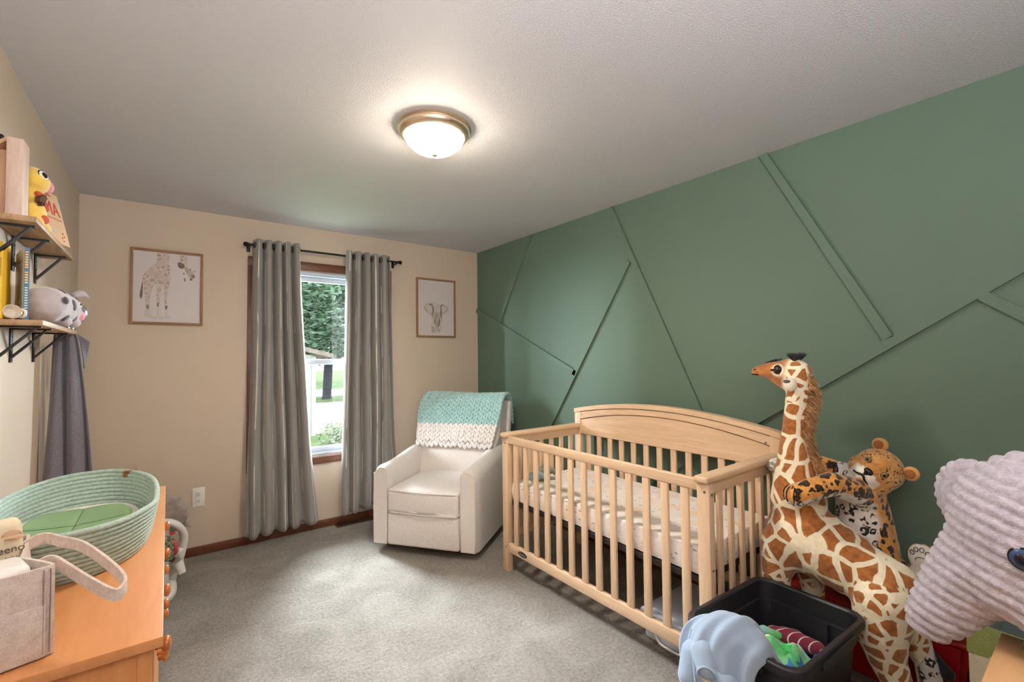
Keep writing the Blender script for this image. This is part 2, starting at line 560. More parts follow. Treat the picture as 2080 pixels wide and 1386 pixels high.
def curtain(label, tx0, tx1, bx0, bx1, zb0, zb1, npl, seed, phase, amp):
    r = random.Random(seed)
    ph2 = [r.uniform(0, 6.28) for _ in range(6)]
    ztop = RZ + .042
    c = thing('curtain', label, 'curtain', ((bx0 + bx1) / 2, RY, min(zb0, zb1)))
    def f(u, v):
        # v: 0 top .. 1 bottom
        k = v ** 1.3
        x = (tx0 + (tx1 - tx0) * u) * (1 - k) + (bx0 + (bx1 - bx0) * (u + .02 * sin(2 * pi * u * 2 + ph2[0]))) * k
        z = ztop + ((zb0 + (zb1 - zb0) * u) - ztop) * v
        a = 2 * pi * npl * u + phase
        s = sin(a); s = (abs(s) ** .72) * (1 if s > 0 else -1)
        am = amp * (1 - .35 * v) * (1 + .25 * sin(3 * u * 2 + ph2[1]))
        y = RY - .004 + am * s + .016 * v * sin(5.2 * u + 3 * v + ph2[2]) - .018 * v * v
        x += .009 * cos(a) * (1 - .2 * v) + .006 * v * sin(9 * v + 7 * u + ph2[3])
        if v > .8: y += .006 * (v - .8) * 5 * sin(23 * u + ph2[4])
        z += .012 * v * sin(a * 1.0 + .6)
        y = min(y, YB - .034)
        return (x, y, z)
    b = B(); grid(b, npl * 22, 70, f, uv=lambda u, v: (u * .92, v * 2.17), thick=.0012)
    p = part('fabric_panel', b, M_curt, c, 180)
    n = npl * 2
    for i in range(n):
        u = (i * pi - phase) / (2 * pi * npl)
        while u < 0: u += 1
        if u > .985: continue
        q = Vector(f(u, .02)); q.z = RZ
        q2 = Vector(f(min(1, u + .012), .02)); tng = (q2 - q); tng.z = 0
        tng.normalize() if tng.length > 1e-6 else None
        nr = Vector((-tng.y, tng.x, 0))
        pts = [q + tng * .022 * cos(k * 2 * pi / 20) + Vector((0, 0, .022 * sin(k * 2 * pi / 20))) for k in range(20)]
        b = B(); tube(b, pts, .0042, 8, closed=True); part('grommet', b, M_rod, p, 180)
curtain('long grey curtain panel with shiny dashed stripes, left of the window', .492, .815, .446, .94, .075, .10, 5, 3, .5, .05)
curtain('long grey curtain panel with shiny dashed stripes, right of the window behind armchair', 1.18, 1.562, 1.13, 1.615, .115, .15, 5, 8, 3.4, .046)

# ------------------------------------------------------------------ outdoors
GZ = -1.0
M_lawn = mat('lawn_grass', C(104, 128, 78), .9, var=(1.5, .3), bump=(60, .6, .03))
M_conc = mat('pale_concrete', C(186, 184, 182), .8, var=(3, .08))
M_side = mat('white_siding', C(168, 168, 170), .6)
M_roof = mat('grey_brown_shingles', C(120, 108, 104), .85, var=(9, .25))
b = B(); bx(b, -40, 60, YB + .4, 90, GZ - .3, GZ)
struct('ground_exterior', b, M_lawn)
b = B(); bx(b, -30, 60, 29.5, 36, GZ, GZ + .01); o = struct('street', b, M_conc)
b = B(); prism(b, [(3.0, 15.5), (7.6, 13.3), (12, 15.6), (20, 24.2), (6.2, 25.4), (3.2, 21)], (0, 0, GZ), (1, 0, 0), (0, 1, 0), (0, 0, .015)); struct('driveway_path', b, M_conc)

t = thing('neighbor_house', 'white sided house with low shingled gable seen through the window', 'house', (0, 17, GZ))
b = B()
prism(b, [(-4.0, GZ), (3.63, GZ), (3.63, 1.42), (-.2, 2.45), (-4.0, 1.42)], (0, 14.9, 0), (1, 0, 0), (0, 0, 1), (0, 7, 0))
part('wall', b, M_side, t)
b = B()
for i in range(22): bx(b, -4.0, 3.62, 14.885, 14.9, GZ + .05 + i * .115, GZ + .062 + i * .115)
bx(b, 3.52, 3.64, 14.86, 14.9, GZ, 1.42); bx(b, 3.22, 3.3, 14.87, 14.9, GZ, 1.5)
part('siding_trim', b, M_side, t)
b = B()
prism(b, [(-4.4, 1.3), (-4.4, 1.42), (-.2, 2.62), (4.05, 1.5), (4.05, 1.37), (-.2, 2.48)], (0, 14.5, 0), (1, 0, 0), (0, 0, 1), (0, 7.6, 0))
part('roof', b, M_roof, t)

def tree(label, x, y, h, cr, trunk_r, seed, fork, n, group=None, name='leafy_tree'):
    r = random.Random(seed)
    t = thing(name, label, 'tree', (x, y, GZ), group=group)
    b = B()
    tube(b, catmull([(x - .05, y, GZ), (x, y, GZ + fork * .5), (x + .05, y, GZ + fork)], 5), [trunk_r * 1.25] + [trunk_r] * 9 + [trunk_r * 1.0], 12)
    tips = []
    for i in range(9):
        a = i * 2 * pi / 9 + r.uniform(-.3, .3); L_ = cr * r.uniform(.5, .95)
        p0 = Vector((x + .05, y, GZ + fork - .15)); p1 = p0 + Vector((cos(a) * L_ * .5, sin(a) * L_ * .5, (h - fork) * .28)); p2 = p0 + Vector((cos(a) * L_ * .75, sin(a) * L_ * .75, (h - fork) * r.uniform(.5, .95)))
        tube(b, catmull([p0, p1, p2], 5), [trunk_r * (.62 - .05 * k) for k in range(11)], 8); tips.append(p2)
    part('trunk', b, mat('bark_%d' % seed, C(66, 68, 76), .9, var=(8, .3), bump=(20, .5, .02)), t, 60)
    b = B(); c = Vector((x, y, GZ + fork + (h - fork) * .48))
    for i in range(n):
        while True:
            q = Vector((r.uniform(-1, 1), r.uniform(-1, 1), r.uniform(-1, 1)))
            if .3 < q.length < 1: break
        p = c + Vector((q.x * cr, q.y * cr, q.z * (h - fork) * .5))
        if noise.noise(p * .9) < -.33: continue
        s = r.uniform(.16, .3); d1 = Vector((r.uniform(-1, 1), r.uniform(-1, 1), r.uniform(-.4, .4))).normalized(); d2 = d1.cross(Vector((r.uniform(-.5, .5), r.uniform(-.5, .5), 1))).normalized()
        mid = d1.cross(d2) * s * .25
        V = [b.verts.new(p - d1 * s), b.verts.new(p + d2 * s * .5 + mid), b.verts.new(p + d1 * s), b.verts.new(p - d2 * s * .5 + mid)]
        b.faces.new(V[:3]); b.faces.new((V[0], V[2], V[3]))
    m, tt, N, L, bs = nt('leaves_%d' % seed)
    f = tnoise(tt, coords(tt, 'Object'), .9, 3)
    L.new(ramp(tt, f, [(.3, C(126, 154, 138)), (.7, C(164, 188, 168))]), bs.inputs['Base Color'])
    bs.inputs['Roughness'].default_value = .6
    tl = N.new('ShaderNodeBsdfTranslucent'); tl.inputs[0].default_value = C(80, 120, 50); mx = N.new('ShaderNodeMixShader'); mx.inputs[0].default_value = .4
    L.new(bs.outputs[0], mx.inputs[1]); L.new(tl.outputs[0], mx.inputs[2]); L.new(mx.outputs[0], N['Material Output'].inputs[0])
    part('crown', b, m, t, 0)
tree('large green leafy tree with dark forked trunk across the driveway', 7.46, 27.8, 8.6, 3.9, .25, 5, 2.1, 9000)
tree('pale distant tree filling the gap left of the forked tree', 9.0, 47.0, 13.0, 7.0, .3, 9, 3.0, 7000)
b = B()
r_ = random.Random(4)
for i in range(700):
    a = r_.uniform(0, 6.28); q = Vector((cos(a), sin(a), 0)) * r_.uniform(0, .5); p = Vector((3.75, 13.0, GZ)) + Vector((q.x, q.y, r_.uniform(.02, .55)))
    s = r_.uniform(.03, .07); d1 = Vector((r_.uniform(-1, 1), r_.uniform(-1, 1), r_.uniform(-1, 1))).normalized(); d2 = d1.orthogonal().normalized()
    V = [b.verts.new(p - d1 * s), b.verts.new(p + d2 * s * .5), b.verts.new(p + d1 * s), b.verts.new(p - d2 * s * .5)]
    b.faces.new(V)
single('low_shrub', b, mat('shrub_leaves', C(124, 136, 110), .8, var=(4, .25)), 'small pale shrub at the corner of the white house', 'shrub', 0)
# ------------------------------------------------------------------ glider chair
def weave_mat(name, ca, cb, sc=420, bump=.12):
    m, t, N, L, bs = nt(name)
    v = coords(t, 'Object', (1, 1, 1))
    f1 = tnoise(t, coords(t, 'Object', (1, 1, .25)), sc, 2); f2 = tnoise(t, coords(t, 'Object', (.25, .25, 1)), sc, 2)
    f = vmath(t, 'ADD', vmath(t, 'MULTIPLY', f1, .5), vmath(t, 'MULTIPLY', f2, .5))
    L.new(ramp(t, f, [(.36, ca), (.64, cb)]), bs.inputs['Base Color'])
    bs.inputs['Roughness'].default_value = .85; bs.inputs['Specular IOR Level'].default_value = .25
    bs.inputs['Sheen Weight'].default_value = .25
    bumpn(t, bs, f, bump, .001)
    return m
M_linen = weave_mat('oatmeal_linen', C(210, 203, 198), C(235, 230, 227))
M_pipe = mat('oatmeal_piping', C(218, 211, 206), .8)

CH = thing('armchair', 'cream upholstered glider armchair in the corner beside the crib', 'armchair', (1.425, 2.94, 0), atan2(-.8, .6))
b = B(); lathe(b, [(0, .0), (.29, 0), (.30, .012), (.29, .028), (.1, .036), (.08, .05), (.08, .09), (0, .09)], 40, (0, .46, 0))
part('swivel_base', b, M_black, CH, local=True)
# lower body between and below the arms
b = B(); bx(b, -.285, .285, .04, .84, .062, .27, .02, 3); part('seat_body', b, M_linen, CH, 60, True)
b = B(); box(b, (0, .012, .168), (.545, .05, .226), None, .018, 4, sub=0); part('footrest_panel', b, M_linen, CH, 60, True)
# arms
def arm(sx):
    bm = B(); rings = []
    n = 18
    for i in range(n + 1):
        k = i / n
        y = .0 + .84 * k
        zt = .605 + .055 * sst(.1, .75, k)
        e = .018 * (1 - sst(0, .06, k)) + .018 * sst(.94, 1, k)       # soften both ends
        xo, xi = .402 - e, .272 + e * .5
        zt -= e * .8
        prof = []
        prof.append((xo, .055)); prof.append((xo + .004, .3)); prof.append((xo, zt - .075))
        for q in range(1, 8):
            a = q / 8 * pi
            prof.append(((xo + xi) / 2 + (xo - xi) / 2 * cos(a), zt - .062 + .062 * sin(a) + .010 * cos(a) * -1))
        prof.append((xi, zt - .085)); prof.append((xi, .3)); prof.append((xi, .055))
        rings.append([bm.verts.new((sx * x, y, z)) for x, z in prof])
    for A, D in zip(rings, rings[1:]):
        for j in range(len(A)):
            bm.faces.new((A[j], A[(j + 1) % len(A)], D[(j + 1) % len(A)], D[j]))
    bm.faces.new(rings[0]); bm.faces.new(rings[-1][::-1])
    o = part('arm', bm, M_linen, CH, 50, True)
    # welt round the front of the arm
    p = B(); e = .016; pts = [(sx * .385, .002, .06), (sx * .387, .001, .3), (sx * .384, .001, .53)]
    for q in range(1, 8):
        a = q / 8 * pi; pts.append((sx * (.3325 + .0515 * cos(a)), .002, .530 + .056 * sin(a) - .01 * cos(a)))
    pts += [(sx * .283, .001, .51), (sx * .282, .001, .3), (sx * .282, .002, .06)]
    tube(p, catmull(pts, 3), .0042, 6); part('piping', p, M_pipe, o, 180, True)
arm(-1); arm(1)
# seat cushion
def wseat(v):
    k = (1 - (v.x / .28) ** 2) * (1 - min(1, abs(v.y / .34)) ** 2.5)
    if v.z > 0: v.z += .035 * max(0, k) * (v.z / .085)
    if v.y < -.2: v.y -= .018 * max(0, 1 - (v.x / .28) ** 2) * max(0, 1 - (v.z / .1) ** 2)
    return v
b = B(); box(b, (0, .315, .362), (.54, .66, .165), None, .028, 4, wseat, 9); seat = part('seat_cushion', b, M_linen, CH, 180, True)
b = B()
for z in (.437, .288):
    pts = [(-.262, .2, z), (-.264, .02, z), (-.252, -.012, z), (-.2, -.02, z), (0, -.031, z), (.2, -.02, z), (.252, -.012, z), (.264, .02, z), (.262, .2, z)]
    tube(b, catmull(pts, 5), .0045, 6)
part('piping', b, M_pipe, seat, 180, True)
# back cushion (leaning) + outer back
def wback(v):
    h = (v.z + .32) / .64
    v.x *= (.80 + .22 * sst(.05, .55, h))
    if v.y < 0: v.y -= .045 * max(0, 1 - (v.x / .38) ** 2) * max(0, sin(pi * min(1, h * 1.0))) ** .7
    v.z -= .02 * (v.x / .36) ** 2 * sst(.5, 1, h)
    return v
RB = Matrix.Rotation(radians(-19), 3, 'X')
b = B(); box(b, (0, .665, .70), (.72, .17, .64), RB, .06, 5, wback, 9); part('back_cushion', b, M_linen, CH, 180, True)
RB2 = Matrix.Rotation(radians(-12), 3, 'X')
b = B(); box(b, (0, .835, .63), (.77, .09, .74), RB2, .03, 4); part('back_frame', b, M_linen, CH, 60, True)

# ------------------------------------------------------------------ chunky knit throw
def knit_mat():
    m, t, N, L, bs = nt('chunky_knit_yarn')
    at = N.new('ShaderNodeAttribute'); at.attribute_name = 'zone'; sp = N.new('ShaderNodeSeparateColor'); L.new(at.outputs['Color'], sp.inputs[0])
    f = tnoise(t, coords(t, 'Object'), 160, 3)
    teal = ramp(t, f, [(.3, C(146, 190, 190)), (.7, C(180, 216, 214))]); wh = ramp(t, f, [(.3, C(226, 220, 216)), (.7, C(244, 240, 238))])
    L.new(cmix(t, sp.outputs[0], wh, teal), bs.inputs['Base Color'])
    bs.inputs['Roughness'].default_value = .9; bs.inputs['Sheen Weight'].default_value = .5; bs.inputs['Specular IOR Level'].default_value = .2
    bumpn(t, bs, tnoise(t, coords(t, 'Object'), 420, 3), .5, .002)
    return m
path = catmull([Vector(p) for p in [(0, .515, .675), (0, .565, .80), (0, .635, .95), (0, .70, 1.018), (0, .79, 1.045), (0, .885, 1.02), (0, .945, .94), (0, .96, .80)]], 12)
cum = [0]
for a, c in zip(path, path[1:]): cum.append(cum[-1] + (c - a).length)
def along(s):
    s = max(0, min(cum[-1] - 1e-6, s))
    for i in range(len(cum) - 1):
        if cum[i + 1] >= s:
            k = (s - cum[i]) / (cum[i + 1] - cum[i]); return path[i].lerp(path[i + 1], k), (path[i + 1] - path[i]).normalized()
bk = B(); lay = bk.verts.layers.float_color.new('zone')
ncol, rowh = 16, .036
nrow = int(cum[-1] / rowh)
proto = B(); bmesh.ops.create_uvsphere(proto, u_segments=8, v_segments=6, radius=1)
PV = [v.co.copy() for v in proto.verts]; PF = [[v.index for v in f.verts] for f in proto.faces]
for r in range(nrow + 1):
    s = r * rowh
    p, tg = along(s)
    nrm = Vector((1, 0, 0)).cross(tg) * 1.0
    if nrm.y > 0 and s < cum[-1] * .4: nrm = -nrm
    nrm = Vector((0, -tg.z, tg.y)) * 1.0
    k = sst(0, .28, s)
    x0, x1 = -.315 - .035 * k, .345 + .035 * k
    tealk = 1.0 if s > .155 + .006 * sin(r) else 0.0
    for c_ in range(ncol):
        for sd in (-1, 1):
            u = (c_ + .5 + sd * .25) / ncol
            x = x0 + (x1 - x0) * u
            jit = rng.uniform(-.002, .002)
            ctr = Vector((x, p.y, p.z)) + nrm * (.012 + jit + .004 * sin(x * 9 + s * 7)) + tg * (jit)
            if r == 0: ctr += Vector((0, -.004, -.006 + .006 * sin(x * 40)))
            X = Vector((1, 0, 0)); A = (tg * .90 + X * (sd * .42)).normalized(); Cc = nrm; Bx = A.cross(Cc)
            la, lb, lc = .0275, .0128, .0150
            vs = [bk.verts.new(ctr + A * q.z * la + Bx * q.x * lb + Cc * q.y * lc) for q in PV]
            for v in vs: v[lay] = (tealk, 0, 0, 1)
            for f in PF: bk.faces.new([vs[i] for i in f])
# backing sheet so that no gaps show the chair
sh = B()
grid(sh, 12, 30, lambda u, v: tuple(Vector((-.35 + .73 * u if v > .3 else -.315 + .66 * u, 0, 0)) + along(v * cum[-1])[0] + Vector((0, -along(v * cum[-1])[1].z, along(v * cum[-1])[1].y)) * .007), thick=.006)
l2 = sh.verts.layers.float_color.new('zone')
for v in sh.verts: v[l2] = (1.0 if (v.co.z > .84 or v.co.y > .8) else 0.0, 0, 0, 1)
merge(bk, sh)
Mch = CH.matrix_basis
bk.transform(Mch)
single('knit_throw', bk, knit_mat(), 'chunky knit throw blanket, aqua over white, draped over the armchair back', 'blanket', 180)

# ------------------------------------------------------------------ crib
M_pine = wood('natural_pine', C(212, 179, 145), C(234, 205, 172), 12, 2, .5, 12)
M_piney = wood('natural_pine_rail', C(212, 179, 145), C(234, 205, 172), 12, 1, .5, 12)
M_pinex = wood('natural_pine_end', C(212, 179, 145), C(234, 205, 172), 12, 0, .5, 12)
M_bolt = mat('steel_bolt', C(150, 145, 140), .35, 1)
CR = thing('crib', 'natural wood baby crib with slatted sides and arched headboard along the green wall', 'crib', (2.1, 1.72, 0))
cx0, cx1, cy0, cy1 = 1.75, 2.455, 1.012, 2.442
for y0, y1 in ((cy1 - .055, cy1), (cy0, cy0 + .055)):
    b = B(); bx(b, cx0, cx0 + .04, y0, y1, 0, .85, .004); o = part('post', b, M_pine, CR)
    for z in (.815, .155):
        b = B(); cyl(b, (cx0 - .0012, (y0 + y1) / 2 - .008, z), (cx0 + .003, (y0 + y1) / 2 - .008, z), .006, seg=12); part('bolt', b, M_bolt, o)
    if y0 < 1.5:
        for z in (.805, .5):
            b = B(); cyl(b, (cx0 + .02, cy0 - .0012, z), (cx0 + .02, cy0 + .002, z), .006, seg=12); part('bolt', b, M_bolt, o)
    b = B(); bx(b, cx1 - .04, cx1, y0, y1, 0, .985, .004); part('post', b, M_pine, CR)
# front rails and slats
b = B(); bx(b, cx0 + .006, cx0 + .034, cy0 + .055, cy1 - .055, .812, .86, .006, 3); part('front_top_rail', b, M_piney, CR)
b = B(); bx(b, cx0 + .006, cx0 + .034, cy0 + .055, cy1 - .055, .124, .182, .005, 2); fr = part('front_bottom_rail', b, M_piney, CR)
sw = .038
for i in range(13):
    y = 2.318 - i * .0988
    b = B(); bx(b, cx0 + .010, cx0 + .026, y - sw / 2, y + sw / 2, .178, .816, .004, 2); part('slat', b, M_pine, CR)
    b = B(); bx(b, cx1 - .030, cx1 - .014, y - sw / 2, y + sw / 2, .208, .812, .004, 2); part('slat', b, M_pine, CR)
# maker's badge on the bottom rail
b = B(); yb = 2.245
poly = [(.042 * cos(a * 2 * pi / 32), .0155 * sin(a * 2 * pi / 32)) for a in range(32)]
prism(b, poly, (cx0 + .006, yb, .154), (0, -1, 0), (0, 0, 1), (-.0022, 0, 0)); bd = part('badge', b, mat('dark_badge', C(58, 56, 66), .4, .5), CR)
part('lettering', text_bm('Graco', .024, (cx0 + .0032, yb, .146), (0, -1, 0), (0, 0, 1)), mat('silver_print', C(190, 190, 196), .4, .6), bd, 0)
# ends
for yc, s in ((cy1 - .0275, 1), (cy0 + .0275, -1)):
    b = B(); bx(b, cx0 - .018, cx1 - .04, yc - .032, yc + .032, .851, .879, .009, 3); part('end_top_rail', b, M_pinex, CR)
    b = B(); bx(b, cx0 + .04, cx1 - .04, yc - .014, yc + .014, .80, .851, .003); part('end_upper_rail', b, M_pinex, CR)
    b = B(); bx(b, cx0 + .04, cx1 - .04, yc - .014, yc + .014, .205, .26, .004); part('end_bottom_rail', b, M_pinex, CR)
    b = B(); bx(b, cx0 + .041, cx0 + .066, yc - .011, yc + .011, .26, .80, .003); part('edge_strip', b, M_pine, CR)
    for i in range(6):
        x = cx0 + .125 + i * .0935
        b = B(); bx(b, x - .017, x + .017, yc - .008, yc + .008, .255, .805, .004, 2); part('slat', b, M_pine, CR)
# headboard
hy0, hy1 = cy0 + .0, cy1 - .0
def arch(y, e, top): return e + (top - e) * (1 - ((y - (cy0 + cy1) / 2) / ((cy1 - cy0) / 2)) ** 2)
N_ = 40
ys = [hy0 + (hy1 - hy0) * i / N_ for i in range(N_ + 1)]
b = B(); prism(b, [(y, arch(y, .985, 1.06)) for y in ys] + [(y, arch(y, .955, 1.032)) for y in ys[::-1]], (cx1 - .046, 0, 0), (0, 1, 0), (0, 0, 1), (.05, 0, 0))
part('arched_cap', b, M_piney, CR, 30)
b = B(); prism(b, [(y, arch(y, .96, 1.034)) for y in ys[1:-1]] + [(y, arch(y, .87, .962)) for y in ys[1:-1][::-1]], (cx1 - .014, 0, 0), (0, 1, 0), (0, 0, 1), (.008, 0, 0)); part('backing_board', b, M_piney, CR, 30)
yi = [cy0 + .05 + (cy1 - cy0 - .1) * i / N_ for i in range(N_ + 1)]
b = B(); prism(b, [(y, arch(y, .9495, 1.0265)) for y in yi] + [(y, arch(y, .90, .992)) for y in yi[::-1]], (cx1 - .038, 0, 0), (0, 1, 0), (0, 0, 1), (.03, 0, 0))
hb = part('arched_rail', b, M_piney, CR, 30)
bb = [cx1 - .0392, cx1 - .036]
for y in (cy0 + .075, cy1 - .07):
    b = B(); cyl(b, (bb[0], y, .925 if y < 1.5 else .945), (bb[1], y, .925 if y < 1.5 else .945), .006, seg=12); part('bolt', b, M_bolt, hb)
b = B(); prism(b, [(y, arch(y, .893, .985)) for y in yi] + [(yi[-1], .84), (yi[0], .84)], (cx1 - .028, 0, 0), (0, 1, 0), (0, 0, 1), (.016, 0, 0))
part('headboard_panel', b, M_piney, CR, 30)
b = B(); bx(b, cx1 - .038, cx1 - .008, cy0 + .055, cy1 - .055, .805, .85, .006, 3); part('back_top_rail', b, M_piney, CR)
b = B(); bx(b, cx1 - .038, cx1 - .008, cy0 + .055, cy1 - .055, .15, .21, .004); part('back_bottom_rail', b, M_piney, CR)
# mattress support
M_supp = mat('dark_support_metal', C(44, 36, 42), .6)
b = B()
for x in (1.80, 2.385): bx(b, x - .015, x + .015, 1.07, 2.385, .418, .444, .003)
for y in (1.08, 2.375): bx(b, 1.80, 2.385, y - .012, y + .012, .418, .444, .003)
for i in range(9):
    y = 1.2 + i * .135; bx(b, 1.81, 2.38, y - .004, y + .004, .43, .44)
part('mattress_support', b, M_supp, CR)

def sheet_mat():
    m, t, N, L, bs = nt('printed_crib_sheet')
    v = coords(t, 'Object')
    # short dark dashes and small arrows over white with soft peach patches
    peach = tnoise(t, v, 9, 2)
    base = ramp(t, peach, [(.5, C(243, 240, 240)), (.66, C(244, 224, 204))])
    vo = N.new('ShaderNodeTexVoronoi'); vo.feature = 'F1'; vo.inputs['Scale'].default_value = 1.0
    L.new(coords(t, 'Object', (46, 15, 46)), vo.inputs['Vector'])
    d1 = vmath(t, 'LESS_THAN', vo.outputs['Distance'], .17)
    vo2 = N.new('ShaderNodeTexVoronoi'); vo2.feature = 'F1'; vo2.inputs['Scale'].default_value = 1.0
    L.new(coords(t, 'Object', (17, 46, 30), (0, 0, .5)), vo2.inputs['Vector'])
    d2 = vmath(t, 'LESS_THAN', vo2.outputs['Distance'], .13)
    c1 = cmix(t, vmath(t, 'MULTIPLY', d1, .75), base, C(120, 128, 138)); c2 = cmix(t, vmath(t, 'MULTIPLY', d2, .6), c1, C(196, 160, 130))
    L.new(c2, bs.inputs['Base Color']); bs.inputs['Roughness'].default_value = .85
    bumpn(t, bs, tnoise(t, v, 14, 3), .35, .015)
    return m
def wm_(v):
    # puffy, gathered sides
    a = atan2(v.y, v.x)
    edge = max(abs(v.x) / .305, abs(v.y) / .665)
    if edge > .93:
        q = v.y if abs(v.x) / .305 > abs(v.y) / .665 else v.x
        bul = (1 - (v.z / .06) ** 2)
        puff = .006 * abs(sin(q * pi / .085))
        d = Vector((v.x / .305 ** 2, v.y / .665 ** 2, 0)).normalized()
        v += d * (puff * max(0, bul) + .004 * bul)
    elif v.z > 0:
        v.z += .006 * (1 - edge ** 2) + .003 * sin(v.x * 17 + v.y * 9)
    return v
b = B(); box(b, (2.095, 1.727, .508), (.60, 1.315, .118), None, .035, 4, wm_, 34)
single('crib_mattress', b, sheet_mat(), 'crib mattress in white printed sheet lying inside the wooden crib', 'mattress', 180)

# small plush in the far corner of the crib
M_toyb = mat('plush_dusty_blue', C(150, 180, 192), .9, bump=(180, .5), sheen=.5)
M_toyg = mat('plush_olive', C(122, 128, 110), .9, bump=(180, .5), sheen=.5)
t = thing('plush_turtle', 'small blue and olive plush toy lying in the crib corner nearest armchair', 'plush toy', (1.98, 2.28, .575))
part('body', organic([('e', (1.94, 2.29, .603), (.075, .06, .030)), ('e', (1.885, 2.29, .597), (.030, .026, .018)), ('c', (1.95, 2.24, .597), .019, (1.93, 2.20, .595), .013), ('c', (2.0, 2.32, .595), .016, (2.05, 2.33, .593), .012)], .006, 4), M_toyb, t, 180)
part('shell', organic([('e', (1.985, 2.27, .627), (.06, .05, .024)), ('c', (2.01, 2.27, .632), .02, (2.045, 2.24, .60), .014), ('c', (1.96, 2.29, .645), .013, (1.985, 2.31, .66), .009)], .006, 4), M_toyg, t, 180)
# ------------------------------------------------------------------ framed animal prints
M_frame = wood('weathered_oak_frame', C(128, 92, 58), C(172, 130, 88), 14, 2, .55, 10)
M_framex = wood('weathered_oak_frame_rail', C(118, 84, 54), C(166, 124, 84), 14, 0, .55, 10)
M_paper = mat('print_paper', C(206, 198, 198), .5)
def giraffe_ink():
    m, t, N, L, bs = nt('giraffe_watercolour')
    vo = N.new('ShaderNodeTexVoronoi'); vo.feature = 'DISTANCE_TO_EDGE'; vo.inputs['Scale'].default_value = 34
    L.new(coords(t, 'Object', (1, 1, 1)), vo.inputs['Vector'])
    k = ramp(t, vo.outputs['Distance'], [(.10, C(208, 196, 188)), (.17, C(160, 142, 132))])
    L.new(cmix(t, ramp(t, tnoise(t, coords(t), 18, 2), [(.35, (0, 0, 0, 1)), (.65, (1, 1, 1, 1))]), k, C(196, 180, 172)), bs.inputs['Base Color'])
    bs.inputs['Roughness'].default_value = .6
    return m
M_ink = mat('dark_sepia_ink', C(120, 104, 98), .6, var=(60, .35))
M_inkl = mat('pale_sepia_ink', C(178, 164, 156), .6, var=(70, .2))
M_inkp = mat('faint_grey_ink', C(196, 188, 187), .6, var=(50, .08))
def framed(label, x0, x1, z0, z1, bw, shapes):
    t = thing('framed_print', label, 'framed picture', ((x0 + x1) / 2, YB, z0))
    fd = .022
    for xx in ((x0, x0 + bw), (x1 - bw, x1)):
        b = B(); bx(b, xx[0], xx[1], YB - fd, YB - .001, z0, z1, .0015); part('frame_side', b, M_frame, t)
    for zz in ((z0, z0 + bw), (z1 - bw, z1)):
        b = B(); bx(b, x0 + bw, x1 - bw, YB - fd, YB - .001, zz[0], zz[1], .0015); part('frame_rail', b, M_framex, t)
    b = B(); bx(b, x0 + bw, x1 - bw, YB - .008, YB - .002, z0 + bw, z1 - bw); pp = part('print_paper', b, M_paper, t)
    w, h = x1 - x0 - 2 * bw, z1 - z0 - 2 * bw
    bm = B()
    ms = []
    for li, (m, poly) in enumerate(shapes):
        if m not in ms: ms.append(m)
        P = [Vector((u, v, 0)) for u, v in poly]
        if len(P) > 4: P = catmull(P, 4, True)
        prism(bm, [(max(.002, min(.998, p.x)), max(.002, min(.998, p.y))) for p in P], (x0 + bw, YB - .008, z0 + bw), (w, 0, 0), (0, 0, h), (0, -.0002 - .00003 * li, 0), ms.index(m))
    part('animal_drawing', bm, ms, pp, 0)
GI = giraffe_ink()
framed('oak framed giraffe watercolour print on the tan wall left of the window', -.207, .196, 1.617, 2.13, .016, [
    (M_inkp, [(.22, .12), (.3, .085), (.55, .09), (.52, .06), (.3, .05), (.2, .07)]),
    (M_inkp, [(.19, .23), (.24, .23), (.255, .08), (.15, .08)]), (M_inkp, [(.345, .24), (.375, .24), (.38, .09), (.345, .09)]), (M_inkp, [(.465, .22), (.495, .22), (.50, .08), (.465, .08)]),
    (GI, [(.35, .997), (.33, .86), (.25, .78), (.16, .68), (.135, .60), (.15, .50), (.17, .36), (.185, .22), (.24, .22), (.245, .34), (.29, .52), (.33, .535), (.335, .38), (.345, .24), (.375, .24), (.40, .42), (.42, .52), (.445, .50), (.45, .34), (.462, .21), (.495, .21), (.49, .36), (.515, .50), (.535, .64), (.525, .78), (.51, .88), (.51, .997)]),
    (M_ink, [(.135, .57), (.115, .50), (.095, .36), (.125, .33), (.14, .42)]),
    (M_ink, [(.188, .235), (.225, .24), (.228, .19), (.195, .185)]), (M_ink, [(.345, .27), (.372, .27), (.37, .225), (.345, .225)]), (M_ink, [(.465, .235), (.50, .24), (.495, .185), (.465, .19)]),
    (GI, [(.68, .997), (.68, .93), (.72, .86), (.76, .80), (.80, .83), (.785, .92), (.785, .997)]),
    (M_ink, [(.645, .86), (.67, .885), (.74, .86), (.755, .81), (.70, .79), (.655, .815)]),
    (M_inkl, [(.745, .83), (.80, .81), (.87, .76), (.91, .70), (.90, .655), (.85, .645), (.80, .70), (.755, .775)]),
    (M_inkl, [(.865, .775), (.91, .785), (.945, .765), (.91, .745)]), (M_ink, [(.745, .66), (.77, .655), (.765, .60), (.745, .61)]),
    (M_ink, [(.855, .70), (.905, .715), (.915, .68), (.87, .665)]), (M_ink, [(.83, .655), (.87, .665), (.875, .63), (.84, .625)]), (M_ink, [(.83, .80), (.85, .80), (.85, .78), (.83, .78)]), (M_ink, [(.73, .735), (.75, .735), (.75, .71), (.73, .71)])])
